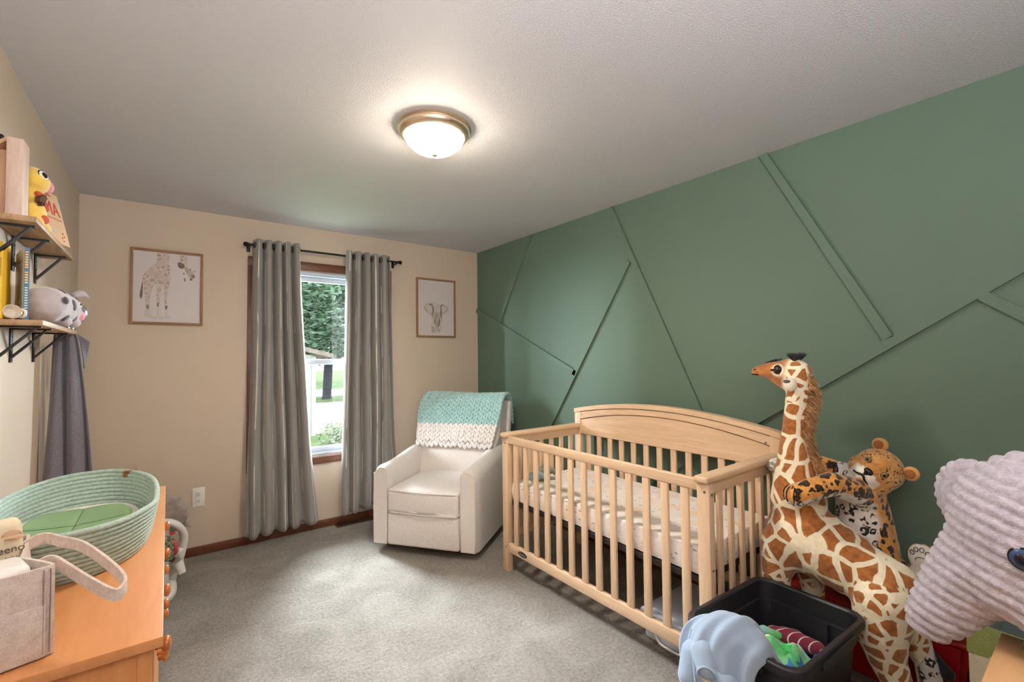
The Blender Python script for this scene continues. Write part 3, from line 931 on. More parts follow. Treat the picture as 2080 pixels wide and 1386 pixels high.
framed('oak framed elephant watercolour print on the tan wall right of the window', 1.848, 2.265, 1.563, 2.125, .017, [
    (M_inkl, [(.41, .57), (.33, .585), (.22, .56), (.16, .50), (.21, .44), (.30, .39), (.37, .36), (.41, .40)]),
    (M_inkp, [(.36, .55), (.28, .56), (.21, .52), (.25, .45), (.34, .40), (.38, .46)]),
    (M_inkl, [(.62, .56), (.70, .575), (.80, .55), (.845, .50), (.80, .44), (.72, .41), (.66, .36), (.62, .40)]),
    (M_inkp, [(.66, .54), (.74, .55), (.79, .50), (.75, .45), (.67, .42)]),
    (M_inkp, [(.40, .56), (.50, .595), (.62, .56), (.64, .42), (.66, .30), (.65, .12), (.60, .07), (.55, .10), (.50, .06), (.40, .06), (.36, .12), (.37, .28), (.39, .40)]),
    (M_inkl, [(.43, .42), (.50, .44), (.60, .42), (.61, .33), (.57, .24), (.555, .12), (.52, .09), (.49, .12), (.48, .24), (.43, .34)]),
    (M_ink, [(.39, .56), (.42, .53), (.435, .46), (.41, .37), (.385, .30), (.395, .42), (.40, .5)]), (M_ink, [(.29, .555), (.35, .575), (.40, .555), (.36, .545)]),
    (M_ink, [(.60, .55), (.625, .50), (.61, .42), (.63, .34), (.66, .29), (.65, .42), (.645, .52)]), (M_ink, [(.62, .545), (.66, .575), (.72, .56), (.66, .545)]),
    (M_ink, [(.44, .32), (.475, .27), (.48, .18), (.45, .22)]), (M_ink, [(.60, .32), (.57, .25), (.56, .15), (.59, .2), (.61, .27)]),
    (M_ink, [(.36, .16), (.42, .13), (.46, .105), (.44, .135), (.40, .155)]), (M_inkl, [(.37, .12), (.47, .10), (.49, .05), (.38, .05)]), (M_inkl, [(.55, .12), (.61, .12), (.62, .07), (.54, .06)]),
    (M_ink, [(.47, .385), (.5, .392), (.56, .385), (.5, .38)]), (M_ink, [(.47, .36), (.5, .367), (.56, .36), (.5, .355)]), (M_ink, [(.48, .335), (.5, .342), (.55, .335), (.5, .33)])])

# ------------------------------------------------------------------ wall shelves
M_shelf = wood('rustic_shelf_pine', C(128, 98, 70), C(196, 160, 122), 14, 1, .6, 9)
def shelf(label, x1, y0, y1, zt, bys):
    t = thing('wall_shelf', label, 'shelf', ((XL + x1) / 2, (y0 + y1) / 2, zt - .14))
    b = B(); bx(b, XL + .002, x1, y0, y1, zt - .019, zt, .003); part('board', b, M_shelf, t)
    for y in bys:
        b = B(); zb = zt - .019
        bx(b, XL, XL + .005, y - .015, y + .015, zb - .125, zb, .001)
        bx(b, XL, x1 - .012, y - .0125, y + .0125, zb - .005, zb, .001)
        L_ = Vector((x1 - .03 - XL - .004, 0, .112))
        a = Vector((XL + .004, y, zb - .108)); c = a + Vector((x1 - .025 - XL - .004, 0, .104))
        d = (c - a).normalized(); n = Vector((-d.z, 0, d.x))
        prism(b, [(0, -.002), ((c - a).length, -.002), ((c - a).length, .003), (0, .004)], a - Vector((0, .0135, 0)), d, n, (0, .027, 0))
        for z in (zb - .03, zb - .065, zb - .115): ell(b, (XL + .0055, y, z), (.002, .004, .004), u=8, v=6)
        part('bracket', b, M_black, t)
shelf('upper rustic wood wall shelf with black brackets on the left wall', -.35, 2.13, 2.87, 1.853, (2.20, 2.43, 2.78))
shelf('lower rustic wood wall shelf with black brackets on the left wall', -.34, 2.20, 2.90, 1.517, (2.26, 2.43, 2.78))

# items on the upper shelf
M_ww = wood('whitewashed_pine', C(196, 164, 146), C(222, 202, 190), 16, 2, .7, 8)
M_ww2 = wood('raw_pine_box', C(190, 146, 110), C(214, 176, 140), 12, 2, .65, 8)
t = thing('wooden_display_box', 'whitewashed wooden house-shaped display box at the near end of the upper shelf', 'decor box', (-.425, 2.19, 1.853))
b = B(); bx(b, -.428, -.388, 2.155, 2.235, 1.854, 2.112, .003); part('side_board', b, M_ww, t)
b = B(); bx(b, -.459, -.428, 2.20, 2.23, 1.854, 2.08, .002); part('back_panel', b, M_ww2, t)
b = B(); prism(b, [(-.428, 2.112), (-.428, 2.098), (-.4595, 2.066), (-.4595, 2.08)], (0, 2.158, 0), (1, 0, 0), (0, 0, 1), (0, .075, 0)); part('roof_board', b, M_ww2, t)
b = B(); ell(b, (-.444, 2.18, 2.114), (.007, .007, .009)); cyl(b, (-.444, 2.18, 2.09), (-.444, 2.18, 2.11), .003); part('knob', b, M_black, t, 180)

M_yel = mat('yellow_plush', C(240, 202, 92), .9, bump=(220, .4), sheen=.6)
M_brn = mat('dark_brown_felt', C(96, 62, 38), .9); M_rust = mat('rust_felt', C(196, 84, 56), .9); M_pink = mat('pink_felt', C(232, 150, 172), .85, sheen=.4)
M_eyew = mat('eye_white', C(238, 236, 230), .3); M_eyek = mat('eye_black', C(18, 18, 20), .12)
t = thing('plush_giraffe', 'small yellow plush giraffe with big eye and pink nose on the upper shelf', 'plush toy', (-.39, 2.40, 1.853))
ob = organic([('e', (-.402, 2.38, 2.04), (.046, .056, .05)), ('c', (-.412, 2.365, 2.01), .028, (-.412, 2.36, 1.95), .034), ('e', (-.408, 2.365, 1.914), (.046, .052, .062)), ('c', (-.395, 2.40, 1.89), .03, (-.382, 2.43, 1.878), .025), ('c', (-.39, 2.34, 1.885), .024, (-.378, 2.325, 1.874), .018)], .005, 4)
part('body', ob, M_yel, t, 180)
RZ_ = lambda a: Matrix.Rotation(radians(a), 3, 'Z')
b = B(); ell(b, (-.375, 2.425, 2.036), (.022, .018, .026)); part('nose', b, M_pink, t, 180)
def eye(parent, c, d, r, names=('eye_white', 'pupil'), mats=None, flat=.35):
    d = Vector(d).normalized(); q = Vector((0, 0, 1)).rotation_difference(d).to_matrix()
    b = B(); ell(b, c, (r, r, r * flat), q); o = part(names[0], b, mats[0] if mats else M_eyew, parent, 180)
    b = B(); ell(b, Vector(c) + d * r * flat * .75, (r * .58, r * .58, r * flat * .5), q); part(names[1], b, mats[1] if mats else M_eyek, o, 180)
    b = B(); pts = []
    u = q @ Vector((1, 0, 0)); v = q @ Vector((0, 1, 0))
    tube(b, [Vector(c) + (u * cos(a * pi / 12) + v * sin(a * pi / 12)) * r for a in range(24)], r * .12, 6, True); part('eye_rim', b, M_eyek, o, 180)
eye(t, (-.372, 2.352, 2.057), (.85, -.55, .25), .019)
for c, r in (((-.366, 2.35, 1.895), (.007, .020, .016)), ((-.372, 2.385, 1.945), (.007, .020, .013)), ((-.382, 2.352, 1.985), (.008, .018, .012))):
    b = B(); ell(b, c, r, RZ_(-25)); part('spot', b, M_rust, t, 180)
b = B(); prism(b, [(0, 0), (.035, .02), (.046, .008), (.036, -.003), (.033, -.022), (.024, -.008), (.017, -.028), (.011, -.010), (.0, -.018)], (-.386, 2.315, 1.965), (.25, .97, 0), (0, .1, 1), (.014, -.004, 0)); part('wing', b, M_brn, t, 30)

t = thing('picture_book', 'tan board book titled in red capital letters leaning on the upper shelf', 'book', (-.372, 2.57, 1.853))
d = Vector((.057, .16, 0)).normalized(); up = (Vector((-.22, .07, 1))).normalized(); n = d.cross(up).normalized()
if n.x < 0: n = -n
o0 = Vector((-.402, 2.452, 1.854))
M_cover = mat('tan_book_cover', C(226, 192, 158), .5, var=(20, .05)); M_red = mat('red_ink', C(206, 66, 50), .5); M_pages = mat('book_pages', C(232, 226, 214), .8)
b = B(); prism(b, [(0, 0), (.205, 0), (.205, .218), (0, .218)], o0, d, up, -n * .014); part('cover', b, M_cover, t)
b = text_bm('MAMA', .082, o0 + d * .19 + up * .122 + n * .0006, d, up, .0006, 'RIGHT', .78); part('lettering', b, M_red, t, 0)
b = B()
for k in range(6): prism(b, [(0, 0), (.012, 0), (.012, .004), (0, .004)], o0 + d * (.09 + .017 * k) + up * .104 + n * .0002, d, up, n * .0006)
for c in ((.165, .03), (.18, .038), (.17, .018), (.175, .05)): prism(b, [(c[0] + .004 * cos(a), c[1] + .004 * sin(a)) for a in [i * 2 * pi / 8 for i in range(8)]], o0 + n * .0002, d, up, n * .0006)
prism(b, [(.05, .2), (.16, .2), (.16, .206), (.05, .206)], o0 + n * .0002, d, up, n * .0005)
part('small_print', b, M_red, t, 0)
b = B(); prism(b, [(.186, .165), (.205, .165), (.205, .185), (.186, .185)], o0 + n * .0002, d, up, n * .0005); prism(b, [(.13 + .014 * cos(a), .055 + .007 * sin(a)) for a in [i * 2 * pi / 16 for i in range(16)]], o0 + n * .0002, d, up, n * .0006); part('sticker', b, M_paper, t, 0)

# items on the lower shelf
M_ybook = mat('yellow_book_cover', C(226, 184, 48), .45, var=(30, .08))
t = thing('picture_book', 'bright yellow book at the near end of the lower shelf', 'book', (-.449, 2.24, 1.517))
b = B(); bx(b, -.459, -.4385, 2.205, 2.30, 1.518, 1.775, .002); part('cover', b, M_ybook, t)
b = B(); bx(b, -.457, -.441, 2.2047, 2.206, 1.66, 1.72); part('title_block', b, mat('gold_print', C(186, 146, 40), .5), t)
t = thing('picture_book', 'tall yellow and white picture book with blue spine on the lower shelf', 'book', (-.41, 2.33, 1.517))
d = Vector((-.28, .96, 0)).normalized(); n = Vector((-d.y, d.x, 0)); up = Vector((0, 0, 1)); o0 = Vector((-.3855, 2.25, 1.518))
def cov_mat():
    m, t_, N, L, bs = nt('yellow_white_cover'); v = coords(t_, 'Generated'); sp = N.new('ShaderNodeSeparateXYZ'); L.new(v, sp.inputs[0])
    f = vmath(t_, 'ADD', vmath(t_, 'MULTIPLY', sp.outputs[1], .6), vmath(t_, 'MULTIPLY', tnoise(t_, v, 3, 3), .6))
    L.new(ramp(t_, f, [(.35, C(222, 216, 196)), (.75, C(214, 178, 70))]), bs.inputs['Base Color']); bs.inputs['Roughness'].default_value = .35; return m
b = B(); prism(b, [(0, 0), (.178, 0), (.178, .25), (0, .25)], o0, d, up, n * .013); part('cover', b, cov_mat(), t)
b = B(); prism(b, [(-.0015, -.0005), (.0125, -.0005), (.0125, .251), (-.0015, .251)], o0 - d * .0012, n * 1.0, up, -d * .0012); sp_ = part('spine', b, mat('blue_spine', C(58, 104, 134), .4), t)
b = B()
for k in range(26):
    z = .012 + k * .0088
    if k in (12, 18): continue
    prism(b, [(.002, z), (.0095, z), (.0095, z + .005), (.002, z + .005)], o0 - d * .0024, n, up, -d * .0005, 0 if k < 14 else 1)
part('lettering', b, [mat('pale_blue_print', C(170, 196, 204), .5), mat('orange_print', C(228, 176, 80), .5)], sp_, 0)
b = B()
for k in range(15):
    z = .19 - k * .008
    prism(b, [(.04, z), (.04 + rng.uniform(.07, .1), z), (.12, z + .002), (.04, z + .002)], o0 + n * .013, d, up, n * .0004)
prism(b, [(.05, .205), (.12, .205), (.12, .213), (.05, .213)], o0 + n * .013, d, up, n * .0004)
part('printed_text', b, mat('grey_print', C(150, 138, 108), .6), t, 0)
t = thing('baby_cup', 'small white round cup lying in front of the tall book', 'cup', (-.41, 2.225, 1.517))
q = Vector((0, 0, 1)).rotation_difference(Vector((.45, -.85, .2)).normalized()).to_matrix()
b = B(); lathe(b, [(0, -.016), (.017, -.014), (.022, .0), (.024, .015), (.0215, .017), (.02, .004), (.015, -.009), (0, -.011)], 28, (-.424, 2.236, 1.5415), q); part('cup_body', b, mat('milky_plastic', C(226, 218, 208), .4), t, 60)
b = B(); tube(b, catmull([(-.408, 2.245, 1.528), (-.398, 2.236, 1.526), (-.389, 2.228, 1.532), (-.388, 2.227, 1.546), (-.398, 2.236, 1.554)], 5), .0042, 8); part('cup_handle', b, mat('milky_plastic_handle', C(226, 218, 208), .4), t, 180)

# grey spotted cow plush
M_gpl = mat('pale_grey_plush', C(178, 170, 178), .9, bump=(220, .4), sheen=.6); M_dsp = mat('charcoal_plush', C(82, 80, 92), .9, sheen=.3)
t = thing('plush_cow', 'plump grey plush cow with charcoal dots and pink nose on the lower shelf', 'plush toy', (-.385, 2.60, 1.517))
ob = organic([('c', (-.385, 2.515, 1.597), .073, (-.372, 2.66, 1.594), .076), ('e', (-.352, 2.715, 1.59), (.052, .04, .058)), ('e', (-.345, 2.60, 1.537), (.03, .04, .02)), ('e', (-.325, 2.68, 1.54), (.026, .03, .022))], .005, 4)
body = part('body', ob, M_gpl, t, 180)
b = B()
def dot_on(c, axis0, axis1, rad, ang, y, r):
    k = (y - axis0[1]) / (axis1[1] - axis0[1]); ctr = Vector(axis0).lerp(Vector(axis1), k)
    nrm = Vector((cos(ang), 0, sin(ang))); q = Vector((0, 0, 1)).rotation_difference(nrm).to_matrix(); ell(b, ctr + nrm * (rad - .006), (r, r, .0085), q)
for ang, y, r in ((.15, 2.58, .0235), (1.05, 2.555, .016), (1.1, 2.66, .022), (-.75, 2.545, .018), (-.65, 2.645, .017), (.25, 2.48, .015), (1.5, 2.6, .015)):
    b = B(); dot_on(None, (-.385, 2.515, 1.597), (-.372, 2.66, 1.594), .0745, ang, y, r); part('spot', b, M_dsp, t, 180)
b = B(); ell(b, (-.312, 2.735, 1.573), (.02, .026, .024)); part('nose', b, M_pink, t, 180)
for c in ((-.322, 2.71, 1.66), (-.33, 2.735, 1.664)):
    part('ear', organic([('c', c, .012, (c[0] + .018, c[1] + .012, c[2] + .008), .016), ('c', (c[0] + .018, c[1] + .012, c[2] + .008), .014, (c[0] + .038, c[1] + .01, c[2] - .004), .007)], .004, 3), M_gpl, t, 180)
eye(t, (-.306, 2.70, 1.618), (.93, -.3, .2), .013)
mi, tt, N, L, bs = nt('iridescent_silver'); bs.inputs['Base Color'].default_value = C(176, 190, 200); bs.inputs['Metallic'].default_value = .85; bs.inputs['Roughness'].default_value = .22
bs.inputs['Coat Weight'].default_value = .6; bs.inputs['Thin Film Thickness'].default_value = 420; bs.inputs['Thin Film IOR'].default_value = 1.6
t = thing('globe_night_light', 'small iridescent silver globe on a foot behind the grey plush cow', 'night light', (-.345, 2.83, 1.517))
b = B(); ell(b, (-.341, 2.80, 1.590), .051, u=32, v=20); part('globe', b, mi, t, 180)
b = B(); lathe(b, [(0, 1.517), (.026, 1.517), (.027, 1.523), (.018, 1.532), (.02, 1.545), (0, 1.545)], 24, (-.362, 2.805, 0)); part('foot', b, mi, t, 60)

# hanging muslin
def muslin_mat():
    m, t, N, L, bs = nt('grey_muslin')
    f = tnoise(t, coords(t, 'UV', (160, 160, 1)), 1, 2)
    L.new(ramp(t, f, [(.3, C(98, 96, 108)), (.7, C(130, 128, 142))]), bs.inputs['Base Color']); bs.inputs['Roughness'].default_value = .9; bs.inputs['Sheen Weight'].default_value = .3
    bumpn(t, bs, f, .6, .004); return m
def mus(u, v):
    z = 1.505 - .72 * v
    x0 = -.418 - .030 * v ** .7; x1 = -.340 + .082 * v ** .8
    x = x0 + (x1 - x0) * u
    a = 2 * pi * 2.4 * u + .7 + .9 * v
    y = 2.925 + (.012 + .026 * v) * sin(a) + .01 * sin(5 * u + 4 * v)
    x += .012 * v * sin(a + 1.2)
    return (x, y, z)
b = B(); grid(b, 60, 60, mus, uv=lambda u, v: (u * .6, v * .8), thick=.004)
def flap(u, v):
    return (-.340 + .040 * u * (1 - v) + .02 * v, 2.945 + .02 * sin(3 * v) + .025 * u, 1.503 - .13 * v - .035 * u)
grid(b, 12, 20, flap, uv=lambda u, v: (u * .1, v * .2), thick=.004)
single('hanging_muslin_blanket', b, muslin_mat(), 'grey muslin blanket hanging from the far end of the lower shelf', 'blanket', 180)

# ------------------------------------------------------------------ dresser
M_oak = wood('honey_oak_top', C(200, 134, 82), C(218, 154, 100), 7, 1, .34, 9, coat=.15)
M_oakv = wood('honey_oak_side', C(190, 126, 74), C(216, 152, 96), 8, 2, .4, 9)
M_oakx = wood('honey_oak_edge', C(196, 132, 80), C(220, 156, 100), 8, 0, .4, 9)
M_knob = mat('lacquered_knob_wood', C(186, 112, 56), .22, coat=.5, var=(40, .12))
DR = thing('dresser', 'honey oak dresser with round wood knobs against the left wall', 'dresser', (-.23, 2.0, 0))
b = B(); bx(b, -.458, -.001, 1.262, 2.745, .757, .78, .003); part('top', b, M_oak, DR)
for y in (1.282, 2.705):
    b = B(); bx(b, -.452, -.045, y, y + .02, 0, .757); part('side_panel', b, M_oakv, DR)
    b = B(); bx(b, -.045, -.02, y - .004, y + .03, 0, .757, .002); part('front_stile', b, M_oakv, DR)
b = B(); bx(b, -.45, -.04, 1.302, 2.705, .03, .74); part('carcass', b, M_oakv, DR)
b = B(); bx(b, -.06, -.03, 1.302, 2.705, 0, .07); part('plinth', b, M_oakv, DR)
for (y0, y1, ky) in ((1.318, 1.875, (1.40, 1.72)), (1.885, 2.69, (2.04, 2.37))):
    for zc in (.665, .49, .315, .14):
        b = B(); bx(b, -.04, -.016, y0, y1, zc - .082, zc + .082, .004); dw = part('drawer', b, M_oakv, DR)
        for y in ky:
            b = B(); lathe(b, [(0, 0), (.008, 0), (.007, .008), (.0085, .012), (.016, .016), (.0185, .021), (.016, .027), (.009, .031), (0, .032)], 24, (-.016, y, zc + .03), Matrix.Rotation(pi / 2, 3, 'Y'))
            part('knob', b, M_knob, dw, 180)

# changing basket
def rope_mat():
    m, t, N, L, bs = nt('sage_cotton_rope'); v = coords(t)
    L.new(ramp(t, tnoise(t, v, 90, 3), [(.3, C(150, 174, 163)), (.7, C(180, 201, 190))]), bs.inputs['Base Color']); bs.inputs['Roughness'].default_value = .85; bs.inputs['Sheen Weight'].default_value = .3
    bumpn(t, bs, tnoise(t, coords(t, 'Object', (1, 1, 1)), 300, 2), .6, .002); return m
M_rope = rope_mat()
BK = thing('changing_basket', 'sage green coiled rope changing basket on the dresser', 'basket', (-.235, 2.06, .78))
def oval(a, bb, n=72, e=2.35):
    out = []
    for i in range(n):
        th = 2 * pi * i / n; c_, s_ = cos(th), sin(th)
        out.append((a * abs(c_) ** (2 / e) * (1 if c_ > 0 else -1), bb * abs(s_) ** (2 / e) * (1 if s_ > 0 else -1)))
    return out
b = B(); nC = 11
for k in range(nC):
    q = k / (nC - 1)
    a_ = .188 + .022 * q ** .8; b_ = .345 + .075 * q ** .8
    z0 = .7885 + q * .128
    pts = []
    for i, (x, y) in enumerate(oval(a_, b_)):
        th = 2 * pi * i / 72
        dip = -.020 * q * max(0, 1 - abs(y + .05) / .2) ** 1.0 * (1 if x > 0 else .5) + .012 * q * (abs(y) / b_) ** 3
        pts.append((-.235 + x, 2.06 + y, z0 + dip))
    tube(b, pts, .0083, 8, True)
part('rope_wall', b, M_rope, BK, 180)
b = B(); prism(b, oval(.186, .343), (-.235, 2.06, .7815), (1, 0, 0), (0, 1, 0), (0, 0, .006)); part('base', b, M_rope, BK)
M_pad = mat('sage_vinyl', C(134, 168, 122), .32, var=(5, .06)); M_foam = mat('white_foam', C(238, 234, 226), .7)
PD = thing('changing_pad', 'sage green wipeable changing pad with white sides inside the rope basket', 'changing pad', (-.235, 2.06, .788))
b = B(); prism(b, oval(.165, .318, 60, 2.8), (-.238, 2.062, .789), (1, 0, 0), (0, 1, 0), (0, 0, .035)); part('foam_core', b, M_foam, PD, 60)
def padtop(u, v):
    x = (u - .5) * 2; y = (v - .5) * 2; e = 3.4
    s = 1 / max(1e-6, (abs(x) ** e + abs(y) ** e) ** (1 / e)) * max(abs(x), abs(y)) if (x or y) else 1
    x *= s; y *= s; r = (abs(x) ** e + abs(y) ** e) ** (1 / e)
    z = .850 - .012 * (1 - abs(x) ** 2) - .02 * max(0, r - .9) / .1
    for cc, w in ((y - .16, .03), (x + .0, .05)):
        z -= .004 * math.exp(-(cc / w) ** 2)
    return (-.238 + x * .150 * (1 - .06 * (1 - abs(y))), 2.04 + y * .285, z)
b = B(); grid(b, 40, 60, padtop, thick=.02); part('pad_cover', b, M_pad, PD, 180)
b = B(); tube(b, [Vector(padtop(u / 20, .58)) + Vector((0, 0, .001)) for u in range(1, 20)], .0018, 6); tube(b, [Vector(padtop(.5, v / 20)) + Vector((0, 0, .0005)) for v in range(1, 20)], .0012, 6); part('seam', b, mat('pad_stitching', C(78, 112, 84), .6), PD, 180)
M_lea = mat('brown_leather', C(140, 84, 50), .5, bump=(120, .3))
b = B(); prism(b, [(-.02, -.012), (.02, -.012), (.02, .012), (-.02, .012)], (-.112, 2.438, .917), (.94, -.34, 0), (-.05, -.1, 1), (.34 * .004, .94 * .004, 0)); prism(b, [(-.02, -.012), (.02, -.012), (.02, .012), (-.02, .012)], (-.120, 2.420, .917), (.94, -.34, 0), (.05, .1, 1), (.34 * .004, .94 * .004, 0)); bx(b, -.136, -.094, 2.415, 2.447, .928, .9315); part('leather_tag', b, M_lea, BK)

# felt caddy
def felt_mat():
    m, t, N, L, bs = nt('oatmeal_felt'); v = coords(t)
    f = vmath(t, 'ADD', vmath(t, 'MULTIPLY', tnoise(t, v, 45, 4, .7), .6), vmath(t, 'MULTIPLY', tnoise(t, v, 320, 2), .4))
    L.new(ramp(t, f, [(.35, C(192, 174, 164)), (.62, C(226, 212, 203))]), bs.inputs['Base Color']); bs.inputs['Roughness'].default_value = .95; bs.inputs['Sheen Weight'].default_value = .5
    bumpn(t, bs, f, .35, .002); return m
M_felt = felt_mat()
CD = thing('diaper_caddy', 'oatmeal felt nursery caddy with looped handle on the near corner of dresser', 'caddy', (-.18, 1.325, .7805), radians(17))
w, dp, hh, th = .34, .29, .18, .006
b = B()
bx(b, -w, 0, 0, th, 0, hh, .002); bx(b, -w, 0, dp - th, dp, 0, hh, .002); bx(b, -w, -w + th, th, dp - th, 0, hh, .002); bx(b, -w, 0, 0, dp, 0, th, .002)
part('body', b, M_felt, CD, local=True)
def endw(u, v):
    return (-.004 - .028 * (1 - abs(2 * u - 1)) ** 1.2 * sst(.55, 1, v), th + (dp - 2 * th) * u, v * (hh - .012 * (1 - abs(2 * u - 1))))
b = B(); grid(b, 20, 14, endw, thick=.006); part('end_panel', b, M_felt, CD, 60, True)
b = B(); bx(b, -w + .01, -.03, dp / 2 - .003, dp / 2 + .003, .01, hh - .012, .001); part('divider', b, M_felt, CD, local=True)
b = B(); bx(b, -w, -.012, -.006, 0, .004, .106, .002); part('pocket', b, M_felt, CD, local=True)
b = B()
for x in (-.006, -.016): bx(b, x - .0006, x + .0006, -.0068, -.0005, .01, hh - .005)
part('stitching', b, mat('felt_stitch', C(158, 138, 128), .8), CD, local=True)
def hpt(px): return px
HP = [(-.285, 1.525, .915), (-.262, 1.54, .945), (-.230, 1.548, .957), (-.195, 1.51, .953), (-.150, 1.458, .945), (-.096, 1.355, .924), (-.070, 1.305, .904), (-.069, 1.280, .895), (-.084, 1.268, .892), (-.126, 1.305, .916), (-.165, 1.352, .938), (-.192, 1.385, .950), (-.215, 1.405, .938)]
b = B(); tube(b, catmull(HP, 6), 1.0, 8, sect=[(-.012, -.003), (.012, -.003), (.0135, 0), (.012, .003), (-.012, .003), (-.0135, 0)], up=(0, 0, 1)); part('handle', b, M_felt, CD, 60)

M_cream = mat('cream_bottle_plastic', C(236, 222, 192), .35)
t = thing('lotion_bottle', 'cream lotion bottle with printed label standing in the felt caddy', 'bottle', (-.29, 1.455, .79))
q = Matrix.Rotation(radians(20), 3, 'Z')
def wbot(v):
    z = (v.z + .12) / .24
    if z > .62: k = 1 - .30 * sst(.62, 1.0, z); v.x *= k; v.y *= k
    return v
b = B(); box(b, (-.293, 1.517, .906), (.085, .045, .235), q, .02, 5, wbot, 0); 
bt = part('bottle_body', b, M_cream, t, 60)
fdir = Vector((cos(radians(20)), sin(radians(20)), 0)); fn = Vector((sin(radians(20)), -cos(radians(20)), 0))
fc = Vector((-.293, 1.517, 0)) + fn * .0228
b = text_bm('Aveeno', .0215, fc + Vector((0, 0, .952)) + fdir * 0, fdir, (0, 0, 1), .0004); merge(b, text_bm('baby', .010, fc + Vector((0, 0, .937)) + fdir * .012, fdir, (0, 0, 1), .0004)); part('lettering', b, mat('brown_print', C(104, 86, 70), .6), bt, 0)
b = B()
for k in range(5): tube(b, [fc + fdir * (.012 + .016 * cos(a * pi / 10)) + Vector((0, 0, .987 + (.003 + .0025 * k) * sin(a * pi / 10))) for a in range(11)], .0005, 5)
bx(b, fc.x - .0, fc.x + .03, fc.y - .001, fc.y + .012, .982, .983); part('emblem', b, mat('rose_print', C(206, 160, 132), .6), bt, 0)
t = thing('wipes_pack', 'white packet of baby wipes in the front of the felt caddy', 'wipes pack', (-.28, 1.33, .79))
c0 = CD.matrix_basis @ Vector((-.165, .066, .101))
b = B(); box(b, c0, (.27, .095, .165), q, .018, 4, lambda v: v + Vector((0, 0, .004 * sin(v.x * 60) * (v.z > .05))), 0); wp = part('packet', b, mat('white_film', C(240, 238, 234), .3, bump=(30, .3, .006)), t, 60)
b = B(); box(b, c0 + Vector((-.02, 0, .0825)), (.012, .07, .002), q); part('yellow_stripe', b, mat('yellow_film', C(236, 208, 110), .35), wp)
b = B()
for k in range(9):
    cc = c0 + fdir * (.05 + .012 * (k % 3)) + Vector((-.4, .9, 0)) * (.018 * (k // 3 - 1)) + Vector((0, 0, .0828)); tube(b, [cc + Vector((.008 * cos(a * pi / 7), .010 * sin(a * pi / 7), 0)) for a in range(14)], .0006, 5, True)
part('printed_swirl', b, mat('grey_film_print', C(176, 172, 176), .5), wp, 0)

# ------------------------------------------------------------------ baby swing and pillow behind the dresser
SW = thing('baby_swing', 'white plastic baby swing seat behind the far end of the dresser', 'baby swing', (-.1, 3.45, 0))
b = B(); tube(b, catmull([(-.42, 3.36, .40), (-.25, 3.36, .445), (-.05, 3.36, .44), (.035, 3.38, .415), (.085, 3.42, .34), (.085, 3.45, .25), (.06, 3.48, .13), (.03, 3.5, .06)], 6), 1, 8, sect=[(.02 * cos(a), .028 * sin(a)) for a in [i * pi / 5 for i in range(10)]]); part('frame', b, M_white, SW, 180)
b = B(); tube(b, catmull([(-.35, 3.25, .03), (-.1, 3.22, .028), (.02, 3.3, .028), (.03, 3.5, .03), (.0, 3.62, .03), (-.35, 3.62, .03)], 6), .026, 10); part('base', b, M_white, SW, 180)
b = B(); cyl(b, (.035, 3.43, .235), (.085, 3.40, .22), .027, .027, 20); cyl(b, (.06, 3.45, .16), (.085, 3.44, .09), .03, .02, 16); part('hub', b, M_white, SW, 60)
b = B(); lathe(b, [(0, -.012), (.12, -.010), (.135, 0), (.12, .010), (0, .012)], 36, (-.03, 3.28, .135), Matrix.Rotation(radians(80), 3, 'Y') @ Matrix.Rotation(radians(18), 3, 'X')); part('side_cover', b, M_white, SW, 60)
b = B(); grid(b, 16, 16, lambda u, v: (-.40 + .42 * u, 3.36 + .05 * sin(pi * u) - .1 * v, .40 - .22 * v - .10 * sin(pi * v) * .5), thick=.02); st = part('seat_cloth', b, mat('grey_seat_cloth', C(170, 166, 162), .9), SW, 180)
b = B(); tube(b, [(-.40, 3.33, .372), (-.2, 3.34, .37), (.045, 3.36, .362)], .007, 8); part('red_binding', b, mat('red_binding', C(196, 52, 48), .7), st, 180)
def plaid():
    m, t, N, L, bs = nt('dark_plaid_cloth'); v = coords(t, 'Object', (40, 40, 40)); f = N.new('ShaderNodeTexChecker'); f.inputs['Scale'].default_value = 1.6
    f.inputs['Color1'].default_value = C(70, 96, 66); f.inputs['Color2'].default_value = C(150, 140, 120); L.new(v, f.inputs['Vector']); L.new(f.outputs[0], bs.inputs['Base Color']); bs.inputs['Roughness'].default_value = .9; return m
b = B(); box(b, (-.06, 3.30, .30), (.2, .05, .14), None, .02, 3); part('seat_insert', b, plaid(), SW, 60)
b = B(); tube(b, catmull([(.025, 3.36, .34), (.045, 3.34, .30), (.05, 3.34, .26), (.03, 3.36, .24)], 5), .014, 8); part('toy_strap', b, mat('red_print_strap', C(190, 80, 84), .8, var=(120, .5)), SW, 180)
def pill(u, v):
    return None
b = organic([('e', (-.03, 3.62, .40), (.15, .055, .13)), ('c', (.05, 3.64, .36), .03, (.135, 3.66, .29), .006), ('c', (.04, 3.62, .46), .03, (.075, 3.62, .50), .008)], .007, 5)
t = single('throw_pillow', b, mat('grey_patterned_pillow', C(150, 138, 130), .9, var=(22, .35), bump=(120, .4)), 'grey patterned pillow leaning behind the white baby swing', 'pillow', 180)
